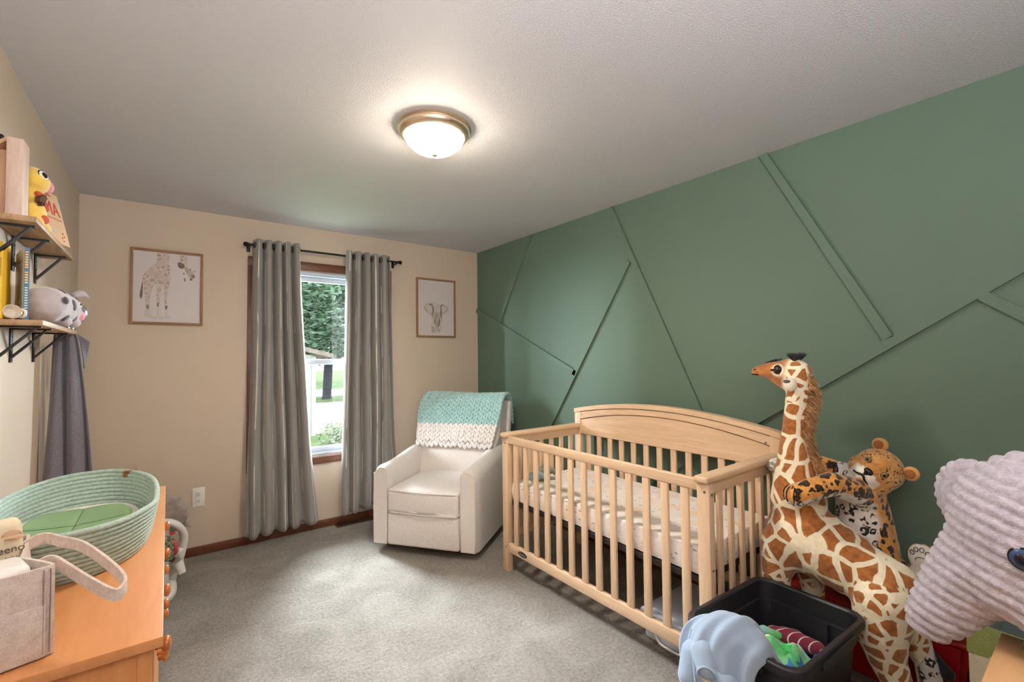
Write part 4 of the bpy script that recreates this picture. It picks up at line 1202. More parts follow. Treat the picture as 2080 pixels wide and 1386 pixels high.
# ------------------------------------------------------------------ big plush giraffe
def attr(t, name='zone'):
    a = t.nodes.new('ShaderNodeAttribute'); a.attribute_name = name
    s = t.nodes.new('ShaderNodeSeparateColor'); t.links.new(a.outputs['Color'], s.inputs[0]); return s.outputs
def giraffe_mat():
    m, t, N, L, bs = nt('giraffe_plush_fabric')
    z = attr(t)
    v = coords(t, 'Object'); wob = N.new('ShaderNodeTexNoise'); wob.inputs['Scale'].default_value = 9; L.new(v, wob.inputs['Vector'])
    def patches(sc, off, w0, w1):
        mp = N.new('ShaderNodeVectorMath'); mp.operation = 'MULTIPLY_ADD'; L.new(wob.outputs['Color'], mp.inputs[0]); mp.inputs[1].default_value = (.035, .035, .035)
        L.new(v, mp.inputs[2])
        ad = N.new('ShaderNodeVectorMath'); ad.operation = 'ADD'; L.new(mp.outputs[0], ad.inputs[0]); ad.inputs[1].default_value = off
        vo = N.new('ShaderNodeTexVoronoi'); vo.feature = 'DISTANCE_TO_EDGE'; vo.inputs['Scale'].default_value = sc; vo.inputs['Randomness'].default_value = .85
        L.new(ad.outputs[0], vo.inputs['Vector'])
        return ramp(t, vo.outputs['Distance'], [(w0, (0, 0, 0, 1)), (w1, (1, 1, 1, 1))])
    big = patches(11.5, (.02, .03, .0), .085, .105); sm = patches(20, (.3, .1, .2), .13, .16)
    pm = cmix(t, ramp(t, z[0], [(.45, (0, 0, 0, 1)), (.55, (1, 1, 1, 1))]), big, sm)
    fine = tnoise(t, v, 60, 3)
    brown = ramp(t, fine, [(.3, C(150, 88, 38)), (.7, C(192, 124, 64))])
    cream = ramp(t, fine, [(.3, C(244, 232, 196)), (.7, C(254, 248, 226))])
    pm2 = vmath(t, 'MULTIPLY', pm, vmath(t, 'SUBTRACT', 1.0, z[2]))
    col = cmix(t, pm2, cream, brown)
    face = ramp(t, tnoise(t, v, 26, 3), [(.3, C(150, 86, 36)), (.7, C(200, 130, 66))])
    col = cmix(t, z[1], col, face)
    L.new(col, bs.inputs['Base Color']); bs.inputs['Roughness'].default_value = .75; bs.inputs['Sheen Weight'].default_value = .35; bs.inputs['Specular IOR Level'].default_value = .3
    bumpn(t, bs, tnoise(t, coords(t, 'Object', (1, 1, .35)), 260, 2), .5, .003)
    return m
GX = 2.18
T = thing('plush_giraffe', 'tall brown patched plush giraffe standing between the crib and green wall', 'plush toy', (GX, .72, 0))
parts = [
    ('e', (GX + .01, .865, .60), (.12, .135, .165)), ('c', (GX + .01, .85, .595), .150, (GX + .01, .66, .515), .118),
    ('c', (GX + .01, .66, .515), .118, (GX + .01, .575, .485), .112),
    ('c', (GX, .872, .74), .112, (GX, .878, .86), .083), ('c', (GX, .878, .86), .083, (GX, .880, 1.03), .050), ('c', (GX, .880, 1.03), .050, (GX, .856, 1.22), .049),
    ('c', (GX, .855, 1.22), .050, (GX, .862, 1.29), .060),
    # near and far front legs
    ('c', (GX - .055, .915, .56), .088, (GX - .06, .945, .42), .058), ('c', (GX - .06, .945, .42), .058, (GX - .04, .945, .05), .036),
    ('c', (GX + .085, .90, .55), .075, (GX + .09, .86, .36), .048), ('c', (GX + .09, .86, .36), .048, (GX + .10, .86, .05), .035),
    # hind legs
    ('c', (GX - .045, .575, .45), .105, (GX - .055, .585, .34), .088), ('c', (GX - .055, .585, .34), .086, (GX - .05, .572, .25), .064), ('c', (GX - .05, .572, .25), .064, (GX - .04, .515, .09), .037), ('c', (GX - .04, .515, .09), .037, (GX - .04, .50, .05), .036),
    ('c', (GX + .085, .56, .44), .085, (GX + .09, .53, .32), .055), ('c', (GX + .09, .53, .32), .055, (GX + .11, .497, .20), .034), ('c', (GX + .11, .497, .20), .034, (GX + .115, .49, .10), .032),
    # head
    ('e', (GX, .880, 1.297), (.055, .062, .060)), ('c', (GX, .90, 1.295), .052, (GX, .965, 1.300), .040), ('c', (GX, .965, 1.300), .040, (GX, 1.022, 1.296), .026), ('c', (GX, 1.022, 1.296), .026, (GX, 1.032, 1.294), .023),
    ('c', (GX, .90, 1.245), .035, (GX, .955, 1.272), .028),
]
bm = organic(parts, .0075, 7)
body = part('body', bm, giraffe_mat(), T, 180)
def gz(p):
    x, y, z = p
    small = max(1 - sst(.40, .46, z), sst(1.13, 1.20, z) * (1 - sst(.9, .93, y)), (1 - sst(.62, .68, y)) * (1 - sst(.5, .56, z)))
    hx = abs(x - GX)
    face = sst(.885, .915, y + .25 * (z - 1.27)) * sst(1.17, 1.2, z)
    ring = (Vector((y - .922, z - 1.302)).length)
    face *= sst(.020, .034, ring) if hx > .025 else 1
    cream = (1 - sst(.13, .2, z)) * .0
    if z > 1.2 and face > 0: cream = 1
    if z < .46 and .64 < y < .85 and z < .43 and z > .36: cream = max(cream, .6)
    return (small, face, cream)
zone(body, gz)
# ears, tuft, mane, eyes, hooves
M_ear = mat('cream_fur', C(240, 230, 208), .85, sheen=.5, bump=(200, .4)); M_grey = mat('grey_inner_ear', C(88, 86, 98), .85)
for s in (-1, 1):
    ea = part('ear', organic([('e', (GX + s * .072, .862, 1.243), (.020, .027, .029)), ('c', (GX + s * .05, .862, 1.262), .018, (GX + s * .07, .86, 1.25), .02)], .004, 3), M_ear, T, 180)
    b = B(); ell(b, (GX + s * .086, .868, 1.257), (.008, .015, .008)); part('inner_ear', b, M_grey, ea, 180)
for s in (-1, 1):
    eye(T, (GX + s * .044, .922, 1.306), (s * .93, .30, .12), .0185, mats=(M_eyek, mat('amber_iris', C(70, 44, 26), .08)), flat=.5)
    b = B(); ell(b, (GX + s * .0525, .926, 1.312), .0022, u=8, v=6); ell(b, (GX + s * .040, .945, 1.303), (.005, .010, .006), u=10, v=6); part('eye_bead', b, [M_eyek], T, 180)  # small black beads on and beside each eye
    b = B(); ell(b, (GX + s * .0215, 1.03, 1.303), (.005, .006, .004), u=10, v=6); part('nostril', b, M_brn, T, 180)
    b = B(); tube(b, [(GX + s * .014, .985, 1.3345), (GX + s * .020, .955, 1.3435), (GX + s * .024, .93, 1.3515)], [.002, .003, .002], 6); part('brow_stripe', b, M_eyek, T, 180)
b = B(); tube(b, catmull([(GX - .022, 1.015, 1.280), (GX - .012, 1.045, 1.281), (GX + .012, 1.045, 1.281), (GX + .022, 1.015, 1.280)], 5), .0028, 6); part('mouth', b, M_eyek, T, 180)
b = B(); roots = []
for i in range(520):
    a = rng.uniform(0, 2 * pi); r = rng.uniform(0, .014); s = rng.choice((-1, 1))
    roots.append(((GX + s * .016 + r * cos(a), .862 + r * sin(a), 1.348), (cos(a) * .9 + rng.uniform(-.3, .3), sin(a) * .9 + rng.uniform(-.3, .3), 1.1), rng.uniform(.026, .042), .1))
strands(b, roots, .0022, 3)
for s in (-1, 1): cyl(b, (GX + s * .018, .866, 1.33), (GX + s * .018, .862, 1.352), .013, .011, 10)
part('horn_tufts', b, mat('black_fur', C(26, 26, 34), .8, sheen=.3), T, 0)
b = B(); roots = []
for i in range(2600):
    k = rng.random(); z = .845 + .47 * k
    yb_ = (.785 + (.836 - .785) * sst(.845, 1.03, z)) if z < 1.03 else (.836 + (.803 - .836) * sst(1.03, 1.22, z))
    if z > 1.24: yb_ = .803 + .02 * (z - 1.24) / .075
    roots.append(((GX + rng.uniform(-.024, .024), yb_ + .008 - .003 * rng.random(), z), (rng.uniform(-.35, .35), -1.0, rng.uniform(-.9, .1)), rng.uniform(.035, .056) * (1 - .45 * sst(.75, 1, k)), rng.uniform(.9, 1.8)))
strands(b, roots, .0035, 4)
def mane_m():
    m, t, N, L, bs = nt('tawny_mane'); L.new(ramp(t, tnoise(t, coords(t), 70, 2), [(.3, C(150, 102, 56)), (.7, C(206, 160, 106))]), bs.inputs['Base Color']); bs.inputs['Roughness'].default_value = .6; bs.inputs['Sheen Weight'].default_value = .3; return m
part('mane', b, mane_m(), T, 0)
M_hoof = mat('black_hoof_plush', C(34, 32, 42), .8, sheen=.3)
for c0, c1, r in (((GX - .04, .50, .052), (GX - .04, .525, .03), .036), ((GX - .04, .945, .05), (GX - .04, .955, .03), .036), ((GX + .10, .86, .05), (GX + .10, .87, .03), .034), ((GX + .115, .488, .10), (GX + .12, .50, .034), .034)):
    part('hoof', organic([('c', c0, r * .98, c1, r)], .006, 3), M_hoof, T, 180)

T.location.y -= .02
# ------------------------------------------------------------------ plush leopard
def leopard_mat(name='leopard_plush_fabric'):
    m, t, N, L, bs = nt(name); z = attr(t); v = coords(t)
    wob = N.new('ShaderNodeTexNoise'); wob.inputs['Scale'].default_value = 42; wob.inputs['Detail'].default_value = 2; L.new(v, wob.inputs['Vector'])
    mp = N.new('ShaderNodeVectorMath'); mp.operation = 'MULTIPLY_ADD'; L.new(wob.outputs['Color'], mp.inputs[0]); mp.inputs[1].default_value = (.030, .030, .030); L.new(v, mp.inputs[2])
    vo = N.new('ShaderNodeTexVoronoi'); vo.inputs['Scale'].default_value = 30; vo.inputs['Randomness'].default_value = .8; L.new(mp.outputs[0], vo.inputs['Vector'])
    d = vo.outputs['Distance']
    spot = ramp(t, d, [(.43, (1, 1, 1, 1)), (.50, (0, 0, 0, 1))]); core = ramp(t, d, [(.17, (1, 1, 1, 1)), (.24, (0, 0, 0, 1))])
    gapn = ramp(t, tnoise(t, v, 55, 1), [(.38, (0, 0, 0, 1)), (.44, (1, 1, 1, 1))])
    vo2 = N.new('ShaderNodeTexVoronoi'); vo2.inputs['Scale'].default_value = 75; L.new(mp.outputs[0], vo2.inputs['Vector'])
    tiny = ramp(t, vo2.outputs['Distance'], [(.30, (1, 1, 1, 1)), (.38, (0, 0, 0, 1))])
    fur = tnoise(t, v, 34, 3)
    orange = ramp(t, fur, [(.3, C(206, 136, 58)), (.7, C(232, 172, 92))]); white = ramp(t, fur, [(.3, C(222, 216, 210)), (.7, C(244, 240, 234))])
    base = cmix(t, ramp(t, z[0], [(.22, (0, 0, 0, 1)), (.78, (1, 1, 1, 1))]), orange, white)
    ring = vmath(t, 'MULTIPLY', vmath(t, 'MULTIPLY', spot, vmath(t, 'SUBTRACT', 1.0, core)), gapn)
    rosette = cmix(t, core, C(40, 24, 20), C(86, 52, 30))
    body_o = cmix(t, vmath(t, 'MULTIPLY', spot, ramp(t, tnoise(t, v, 70, 1), [(.14, (0, 0, 0, 1)), (.20, (1, 1, 1, 1))])), base, rosette)
    body_w = cmix(t, ring, base, C(38, 32, 34))
    col = cmix(t, ramp(t, z[0], [(.22, (0, 0, 0, 1)), (.78, (1, 1, 1, 1))]), body_o, body_w)
    head = cmix(t, tiny, ramp(t, fur, [(.3, C(190, 134, 70)), (.7, C(216, 170, 110))]), C(70, 46, 32))
    col = cmix(t, z[1], col, head)
    plain = cmix(t, ramp(t, z[0], [(.22, (0, 0, 0, 1)), (.78, (1, 1, 1, 1))]), C(198, 138, 74), C(240, 234, 224))
    col = cmix(t, z[2], col, plain)
    L.new(col, bs.inputs['Base Color']); bs.inputs['Roughness'].default_value = .8; bs.inputs['Sheen Weight'].default_value = .4; bs.inputs['Specular IOR Level'].default_value = .25
    bumpn(t, bs, tnoise(t, coords(t), 300, 2), .5, .003); return m
M_leo = leopard_mat()
LX_ = 2.38
LP = thing('plush_leopard', 'spotted plush leopard hugging the giraffe neck and leaning on green wall', 'plush toy', (LX_, .62, .30))
HC = Vector((LX_ - .02, .612, .892))
Fd = Vector((-.90, .05, .10)).normalized()            # where the face looks
Ud = Vector((0, -.70, .71)); Ud = (Ud - Fd * Ud.dot(Fd)).normalized()   # crown of the head
Sd = Fd.cross(Ud).normalized()                        # towards one ear
HM = Matrix((Fd, Sd, Ud)).transposed()                # local x=face, y=ear axis, z=crown
HS = .85
def hp(x, y, z): return HC + HM @ Vector((x * HS, y * HS, z * HS))
def hr(*a): return tuple(x * HS for x in a)
lp = [('e', HC, hr(.088, .104, .098), HM), ('e', hp(.062, 0, -.040), hr(.052, .058, .042), HM), ('e', hp(.052, 0, .035), hr(.04, .05, .042), HM), ('e', hp(.02, .06, -.045), hr(.05, .045, .05), HM), ('e', hp(.02, -.06, -.045), hr(.05, .045, .05), HM),
      ('c', hp(-.02, 0, -.05), .085, (LX_, .69, .80), .088), ('c', (LX_, .69, .80), .090, (LX_ + .01, .68, .66), .106), ('c', (LX_ + .01, .68, .66), .106, (LX_ + .015, .665, .50), .116), ('c', (LX_ + .015, .665, .50), .116, (LX_ + .015, .645, .44), .11),
      # near arm over the giraffe
      ('c', (LX_ - .02, .650, .762), .060, (LX_ - .13, .672, .812), .054), ('c', (LX_ - .13, .672, .812), .054, (LX_ - .24, .712, .850), .048), ('c', (LX_ - .24, .712, .850), .048, (LX_ - .315, .765, .825), .045), ('c', (LX_ - .315, .765, .825), .045, (LX_ - .335, .805, .800), .047),
      # far arm past the neck
      ('c', (LX_ + .03, .72, .83), .055, (LX_ - .02, .82, .870), .043), ('c', (LX_ - .02, .82, .870), .043, (LX_ - .05, .95, .862), .038), ('c', (LX_ - .05, .95, .862), .038, (LX_ - .09, .99, .848), .037),
      # raised leg with the sole turned to the room, and the second foot
      ('c', (LX_ + .01, .60, .46), .085, (LX_ + .0, .51, .455), .055), ('c', (LX_ + .0, .51, .455), .052, (LX_ - .005, .485, .53), .042), ('e', (LX_ - .02, .486, .575), (.032, .045, .055)),
      ('c', (LX_ - .02, .59, .43), .075, (LX_ - .04, .47, .38), .05), ('e', (LX_ - .075, .405, .372), (.045, .042, .045)), ('c', (LX_ - .04, .47, .38), .05, (LX_ - .065, .42, .372), .042)]
bm = organic(lp, .0065, 6)
lb = part('body', bm, M_leo, LP, 180)
armpts = [Vector((LX_ - .02, .650, .762)), Vector((LX_ - .13, .672, .812)), Vector((LX_ - .24, .712, .85)), Vector((LX_ - .315, .765, .825)), Vector((LX_ - .335, .805, .80))]
def lz(p):
    p = Vector(p); l = HM.transposed() @ (p - HC) / HS
    dh = (p - HC).length / HS
    head = 1 - sst(.115, .135, dh) if l.z > -.09 else 0
    white = 0; plain = 0
    if head > .5:
        if l.x > -.01 and l.z < -.012 and abs(l.y) < .076: white = sst(.076, .050, abs(l.y)) * sst(-.012, -.036, l.z) * sst(-.01, .02, l.x); plain = sst(.035, .055, l.x)
        elif l.x > -.02 and l.z < -.062: white = 1
        if l.x > .055 and abs(l.y) < .036 and l.z > -.03: plain = .75 * (1 - sst(.02, .036, abs(l.y))); white = 0 if l.z > -.012 else 1
        if l.x > .05 and l.z < -.006: plain = max(plain, sst(.066, .046, abs(l.y)))
        return (white, head, plain)
    # nearest arm axis
    da = 9; below = 0
    for a, c in zip(armpts, armpts[1:]):
        k = max(0, min(1, (p - a).dot(c - a) / (c - a).length_squared)); q = a.lerp(c, k); dd = (p - q).length
        if dd < da: da = dd; below = (p - q).z
    if da < .062 and p.x < LX_ - .07:
        white = sst(-.008, -.030, below)
        if (p - armpts[-1]).length < .055 and p.y > .81: plain = 1
        return (white, 0, plain)
    if p.y < .56 and p.z < .64:
        sole = (p - Vector((LX_ - .05, .486, .575))).length < .072 and p.x < LX_ - .025
        s2 = (p - Vector((LX_ - .11, .39, .372))).length < .06
        if sole or s2: return (1, 0, 1)
    if p.y > .76 and p.z > .78:
        if p.y > .955 and p.x < LX_ - .06: return (1, 0, 1)
        return (1 if p.z < .835 else 0, 0, 0)
    side = (p.y - .66) * .62 - (p.x - LX_) * .30        # belly faces the giraffe and the room
    white = sst(-.036, .010, side + (.008 * sin(p.z * 40)))
    return (white, 0, 0)
zone(lb, lz)
M_orf = mat('orange_ear_plush', C(214, 156, 84), .85, sheen=.5, bump=(220, .4)); M_brf = mat('brown_inner_ear', C(150, 92, 44), .9, sheen=.3)
for s in (-1, 1):
    e = part('ear', organic([('e', hp(-.008, s * .083, .085), hr(.022, .034, .034), HM)], .004, 3), M_orf, LP, 180)
    b = B(); ell(b, hp(.010, s * .084, .085), hr(.006, .021, .021), HM); part('inner_ear', b, M_brf, e, 180)
    eye(LP, hp(.083, s * .044, .020), Fd + Sd * s * .35 + Ud * .1, .0108, mats=(mat('amber_eye', C(150, 120, 84), .15), M_eyek), flat=.5)
b = B(); ell(b, hp(.106, 0, -.012), hr(.014, .021, .015), HM); ell(b, hp(.108, 0, -.024), hr(.008, .010, .012), HM); part('nose', b, mat('black_nose_plush', C(24, 22, 28), .35), LP, 180)
b = B(); tube(b, catmull([hp(.100, -.040, -.060), hp(.112, -.020, -.052), hp(.1165, 0, -.040), hp(.112, .020, -.052), hp(.100, .040, -.060)], 5), [.0035 + .0015 * sin(pi * i / 20) for i in range(21)], 6); tube(b, [hp(.115, 0, -.022), hp(.1165, 0, -.042)], .003, 6); part('mouth', b, M_eyek, LP, 180)
# toe lines and printed pads
b = B(); P0 = Vector((LX_ - .335, .805, .80))
for dx, dy in ((-.032, .018), (-.012, .036), (-.036, -.006)):
    c = P0 + Vector((dx, dy, 0)); n0 = Vector((dx, dy, .012)).normalized()
    pts = [P0 + (Vector((dx, dy, zz)).normalized()) * .0465 for zz in (.045, .03, .012, -.008, -.022)]
    tube(b, pts, .0022, 6)
part('toe_lines', b, M_eyek, LP, 180)
def pads(c, nrm, upv, s):
    nrm = Vector(nrm).normalized(); upv = Vector(upv); upv = (upv - nrm * upv.dot(nrm)).normalized(); sd = nrm.cross(upv)
    b = B(); c = Vector(c)
    def ringp(a0, b0, ra, rb):
        pts = [c + sd * (a0 + ra * cos(i * pi / 10)) + upv * (b0 + rb * sin(i * pi / 10)) - nrm * (.5 * ((a0 + ra * cos(i * pi / 10)) ** 2 / .05 + (b0 + rb * sin(i * pi / 10)) ** 2 / .08)) for i in range(20)]
        tube(b, pts, .0011 * s, 6, True)
    ringp(0, -.012 * s, .014 * s, .010 * s)
    for a0, b0 in ((-.018, .010), (-.006, .020), (.008, .020), (.019, .009)): ringp(a0 * s, b0 * s, .0052 * s, .0062 * s)
    part('paw_pads', b, M_eyek, LP, 180)
pads((LX_ - .0515, .486, .585), (-1, -.05, .0), (0, .1, 1), 1.25)
pads((LX_ - .121, .40, .372), (-1, -.1, .05), (0, .3, 1), 1.0)
pads((LX_ - .127, .992, .846), (-.95, .1, .1), (0, -.5, 1), .9)
tl = organic([('c', (LX_ - .09, .50, .36), .034, (LX_ - .10, .478, .26), .033), ('c', (LX_ - .10, .478, .26), .033, (LX_ - .10, .45, .12), .038), ('c', (LX_ - .10, .45, .12), .038, (LX_ - .07, .43, .045), .036)], .006, 4)
to = part('tail', tl, M_leo, LP, 180); zone(to, lambda p: (1, 0, 0))
part('tail_tip', organic([('c', (LX_ - .05, .475, .235), .022, (LX_ - .085, .415, .195), .024)], .005, 3), M_hoof, LP, 180)

# ------------------------------------------------------------------ chunky lavender elephant
def chenille():
    m, t, N, L, bs = nt('lavender_chenille_yarn'); v = coords(t)
    L.new(ramp(t, tnoise(t, v, 70, 4), [(.3, C(168, 161, 175)), (.7, C(198, 192, 205))]), bs.inputs['Base Color']); bs.inputs['Roughness'].default_value = .9; bs.inputs['Sheen Weight'].default_value = .5; bs.inputs['Specular IOR Level'].default_value = .2
    bumpn(t, bs, tnoise(t, v, 260, 3), .7, .004); return m
M_chen = chenille(); M_fleece = mat('lilac_fleece', C(168, 152, 164), .95, var=(90, .25), bump=(110, 1.0, .008), sheen=.4)
EX = 1.43
EL = thing('plush_elephant', 'large lavender chunky knit plush elephant leaning over the wooden nightstand edge', 'plush toy', (EX, .0, .762))
ep = [('e', (EX + .01, .082, 1.00), (.155, .168, .172)), ('e', (EX + .01, .03, 1.01), (.165, .17, .165)), ('c', (EX, .165, .935), .100, (EX - .005, .228, .850), .072), ('c', (EX - .005, .228, .850), .072, (EX - .01, .264, .785), .057), ('c', (EX - .01, .264, .785), .057, (EX - .01, .280, .760), .048),
      ('c', (EX - .03, .13, .92), .10, (EX - .05, .07, .90), .10)]
bm = organic(ep, .006, 8)
bm.normal_update()
rowh = .0235
for vtx in list(bm.verts):
    p = vtx.co; q = p.z - .30 * p.y + .10 * (p.x - EX); s = q / rowh; row = ffloor(s); f = s - row
    along_ = (p.y * 1.0 + p.z * .3 + (p.x - EX) * .9) / .026 + (.5 if row % 2 else 0) + .35 * sin(row * 2.3)
    h = (sin(pi * f)) ** .55 * .0068 + .0028 * abs(sin(pi * along_)) * sin(pi * f) - .004
    h += .0012 * noise.noise(p * 90)
    vtx.co = p + vtx.normal * h
eb = part('head', bm, M_chen, EL, 180)
def ear_mesh(c, ra, rb, rc, rot):
    m_ = organic([('e', c, (ra, rb, rc), rot)], .006, 3); m_.normal_update()
    for v in list(m_.verts):
        q = (rot.transposed() @ (v.co - Vector(c))); r = sqrt((q.y / rb) ** 2 + (q.z / rc) ** 2); a = atan2(q.z / rc, q.y / rb)
        v.co += v.normal * (.006 * abs(sin(a * 11)) * sst(.5, 1, r) + .004 * abs(sin(r * 9)))
    return m_
part('ear', ear_mesh(Vector((EX + .145, .225, 1.02)), .030, .075, .088, Matrix.Rotation(radians(-25), 3, 'Z')), M_chen, EL, 180)
part('ear', ear_mesh(Vector((EX - .13, -.12, 1.02)), .030, .10, .13, Matrix.Rotation(radians(25), 3, 'Z')), M_chen, EL, 180)
part('body', organic([('e', (EX + .12, -.14, .90), (.15, .20, .135)), ('e', (EX + .10, .03, .83), (.10, .12, .066))], .008, 5), M_fleece, EL, 180)
part('arm', organic([('c', (EX + .08, .02, .835), .055, (EX + .085, .165, .815), .044)], .007, 4), M_fleece, EL, 180)
eye(EL, (EX - .141, .120, .985), (-.97, .2, -.03), .020, mats=(mat('navy_eye', C(52, 72, 112), .3), mat('dark_eye_glass', C(20, 22, 30), .06)), flat=.45)

# nightstand corner in the lower right
M_ns = wood('light_oak_nightstand', C(206, 158, 108), C(224, 180, 132), 9, 0, .4, 9)
NS = thing('nightstand', 'light oak nightstand at the lower right under the plush elephant', 'nightstand', (1.15, -.12, 0))
b = B(); bx(b, .84, 1.468, -.42, .175, .735, .76, .003); part('top', b, M_ns, NS)
b = B(); bx(b, .86, 1.45, -.40, .155, 0, .735, .002); part('cabinet_body', b, M_ns, NS)
b = organic([('e', (1.415, .112, .7765), (.03, .028, .013)), ('e', (1.43, .09, .782), (.025, .03, .016))], .004, 4)
single('washcloth', b, mat('teal_terry', C(112, 150, 148), .95, bump=(200, .6)), 'small folded teal cloth on the light oak nightstand', 'cloth', 180)

# ------------------------------------------------------------------ fabric hamper and red tub
M_hg = weave_mat('green_canvas', C(134, 146, 82), C(158, 170, 104), 500, .1); M_hc = weave_mat('cream_canvas', C(206, 196, 172), C(226, 216, 194), 500, .1); M_hl = mat('grey_lining', C(148, 160, 160), .7)
HB = thing('fabric_hamper', 'collapsible canvas storage cube, green band over cream, behind the plush elephant', 'storage bin', (2.28, .115, 0), radians(-4))
def hside(z0, z1, inset, m, name, bow=.006):
    b = B()
    x0, x1, y0, y1 = -.23 + inset, .14 - inset, -.22 + inset, .19 - inset
    for (ax, ay), (cx, cy) in (((x0, y0), (x1, y0)), ((x1, y0), (x1, y1)), ((x1, y1), (x0, y1)), ((x0, y1), (x0, y0))):
        nx, ny = (cy - ay), -(cx - ax); ln = sqrt(nx * nx + ny * ny); nx /= ln; ny /= ln
        grid(b, 14, 6, lambda u, v: (ax + (cx - ax) * u - nx * bow * sin(pi * u), ay + (cy - ay) * u - ny * bow * sin(pi * u), z0 + (z1 - z0) * v + .006 * sin(pi * u) * -v), thick=.004)
    part(name, b, m, HB, 40, True)
hside(.0, .425, 0.0, M_hc, 'cream_panel', .004); hside(.415, .515, -.003, M_hg, 'green_band', .012); hside(.02, .505, .006, M_hl, 'lining', .010)
b = B(); bx(b, -.225, .135, -.215, .185, .0, .012); part('base', b, M_hc, HB, 40, True)

M_redp = mat('red_plastic', C(176, 24, 28), .32)
RT = thing('toy_tub', 'red plastic toy tub on the floor behind the giraffe legs', 'toy tub', (2.43, .68, 0))
b = B(); n_ = 9
def tub(bm, x0, x1, y0, y1, z0, z1, tp):
    A = [(x0 + tp, y0 + tp, z0), (x1 - tp * .2, y0 + tp, z0), (x1 - tp * .2, y1 - tp, z0), (x0 + tp, y1 - tp, z0)]; D = [(x0, y0, z1), (x1, y0, z1), (x1, y1, z1), (x0, y1, z1)]
    t = B(); a = [t.verts.new(p) for p in A]; d = [t.verts.new(p) for p in D]
    t.faces.new(a[::-1])
    for i in range(4): t.faces.new((a[i], a[(i + 1) % 4], d[(i + 1) % 4], d[i]))
    t.faces.new(d)
    bmesh.ops.bevel(t, geom=t.edges[:], offset=.02, segments=3, affect='EDGES'); merge(bm, t)
tub(b, 2.335, 2.512, .36, 1.0, 0, .30, .035); part('tub_body', b, M_redp, RT)
b = B(); bx(b, 2.325, 2.517, .35, 1.005, .285, .31, .01, 3); part('lid', b, M_redp, RT)
b = B()
for y in (.45, .58, .76, .9): prism(b, [(0, 0), (.03, 0), (.022, .20), (.004, .20)], (2.362, y, .04), (0, 1, 0), (-.12, 0, 1), (-.006, 0, 0))
part('ribs', b, M_redp, RT)

# ------------------------------------------------------------------ black storage tote with clothes
M_tote = mat('black_tote_plastic', C(36, 35, 42), .4, bump=(320, .25, .001))
TZ = radians(-2.5)
TT = thing('storage_tote', 'open black plastic storage tote with clothes in front of crib end', 'storage tote', (1.782, .785, 0), TZ)
def rrect(hx, hy, r, n=8):
    out = []
    for cx_, cy_, a0 in ((hx - r, hy - r, 0), (-hx + r, hy - r, 90), (-hx + r, -hy + r, 180), (hx - r, -hy + r, 270)):
        for i in range(n + 1):
            a = radians(a0 + 90 * i / n); out.append((cx_ + r * cos(a), cy_ + r * sin(a)))
    return out
def loft(bm, levels, closed_bottom=True):
    rings = [[bm.verts.new((x, y, z)) for x, y in rrect(hx, hy, r)] for hx, hy, r, z in levels]
    for A, D in zip(rings, rings[1:]):
        for j in range(len(A)): bm.faces.new((A[j], A[(j + 1) % len(A)], D[(j + 1) % len(A)], D[j]))
    bm.faces.new(rings[0][::-1]); bm.faces.new(rings[-1])
ZT = .42
b = B()
loft(b, [(.212, .143, .05, 0), (.218, .148, .052, .02), (.246, .174, .055, .335), (.248, .176, .055, .337), (.2535, .1805, .055, .338), (.256, .184, .055, ZT - .03), (.272, .200, .06, ZT - .03), (.274, .202, .06, ZT - .024), (.273, .201, .06, ZT - .004), (.269, .197, .06, ZT), (.256, .184, .055, ZT), (.250, .178, .052, ZT - .006), (.245, .173, .05, ZT - .07), (.235, .163, .05, ZT - .073), (.206, .137, .045, .012)])
body_t = part('tote_body', b, M_tote, TT, 35, True)
def rib(s_, y0, y1, dx):
    t = B(); vs = []
    for z in (.02, ZT - .0725):
        xx = s_ * (.235 - .029 * (1 - (z - .012) / (ZT - .085)))
        for y, d in ((y0, -.004), (y0 + .004, dx), (y1 - .004, dx), (y1, -.004)): vs.append(t.verts.new((xx - s_ * d, y, z)))
    for i in range(3): t.faces.new((vs[i], vs[i + 1], vs[i + 5], vs[i + 4]))
    t.faces.new(vs[4:8]); return t
part('moulded_rib', rib(1, -.085, .045, .013), M_tote, TT, 0, True)
part('moulded_rib', rib(-1, -.045, .085, .013), M_tote, TT, 0, True)
for q_ in ((-.281, -.269, -.09, .09, ZT - .05, ZT - .012), (.269, .281, -.09, .09, ZT - .05, ZT - .012), (-.12, .12, -.209, -.195, ZT - .045, ZT - .014)):
    b = B(); bx(b, *q_, .004); part('grip', b, M_tote, TT, 40, True)
TM = TT.matrix_basis
def tp(x, y, z): return TM @ Vector((x, y, z))

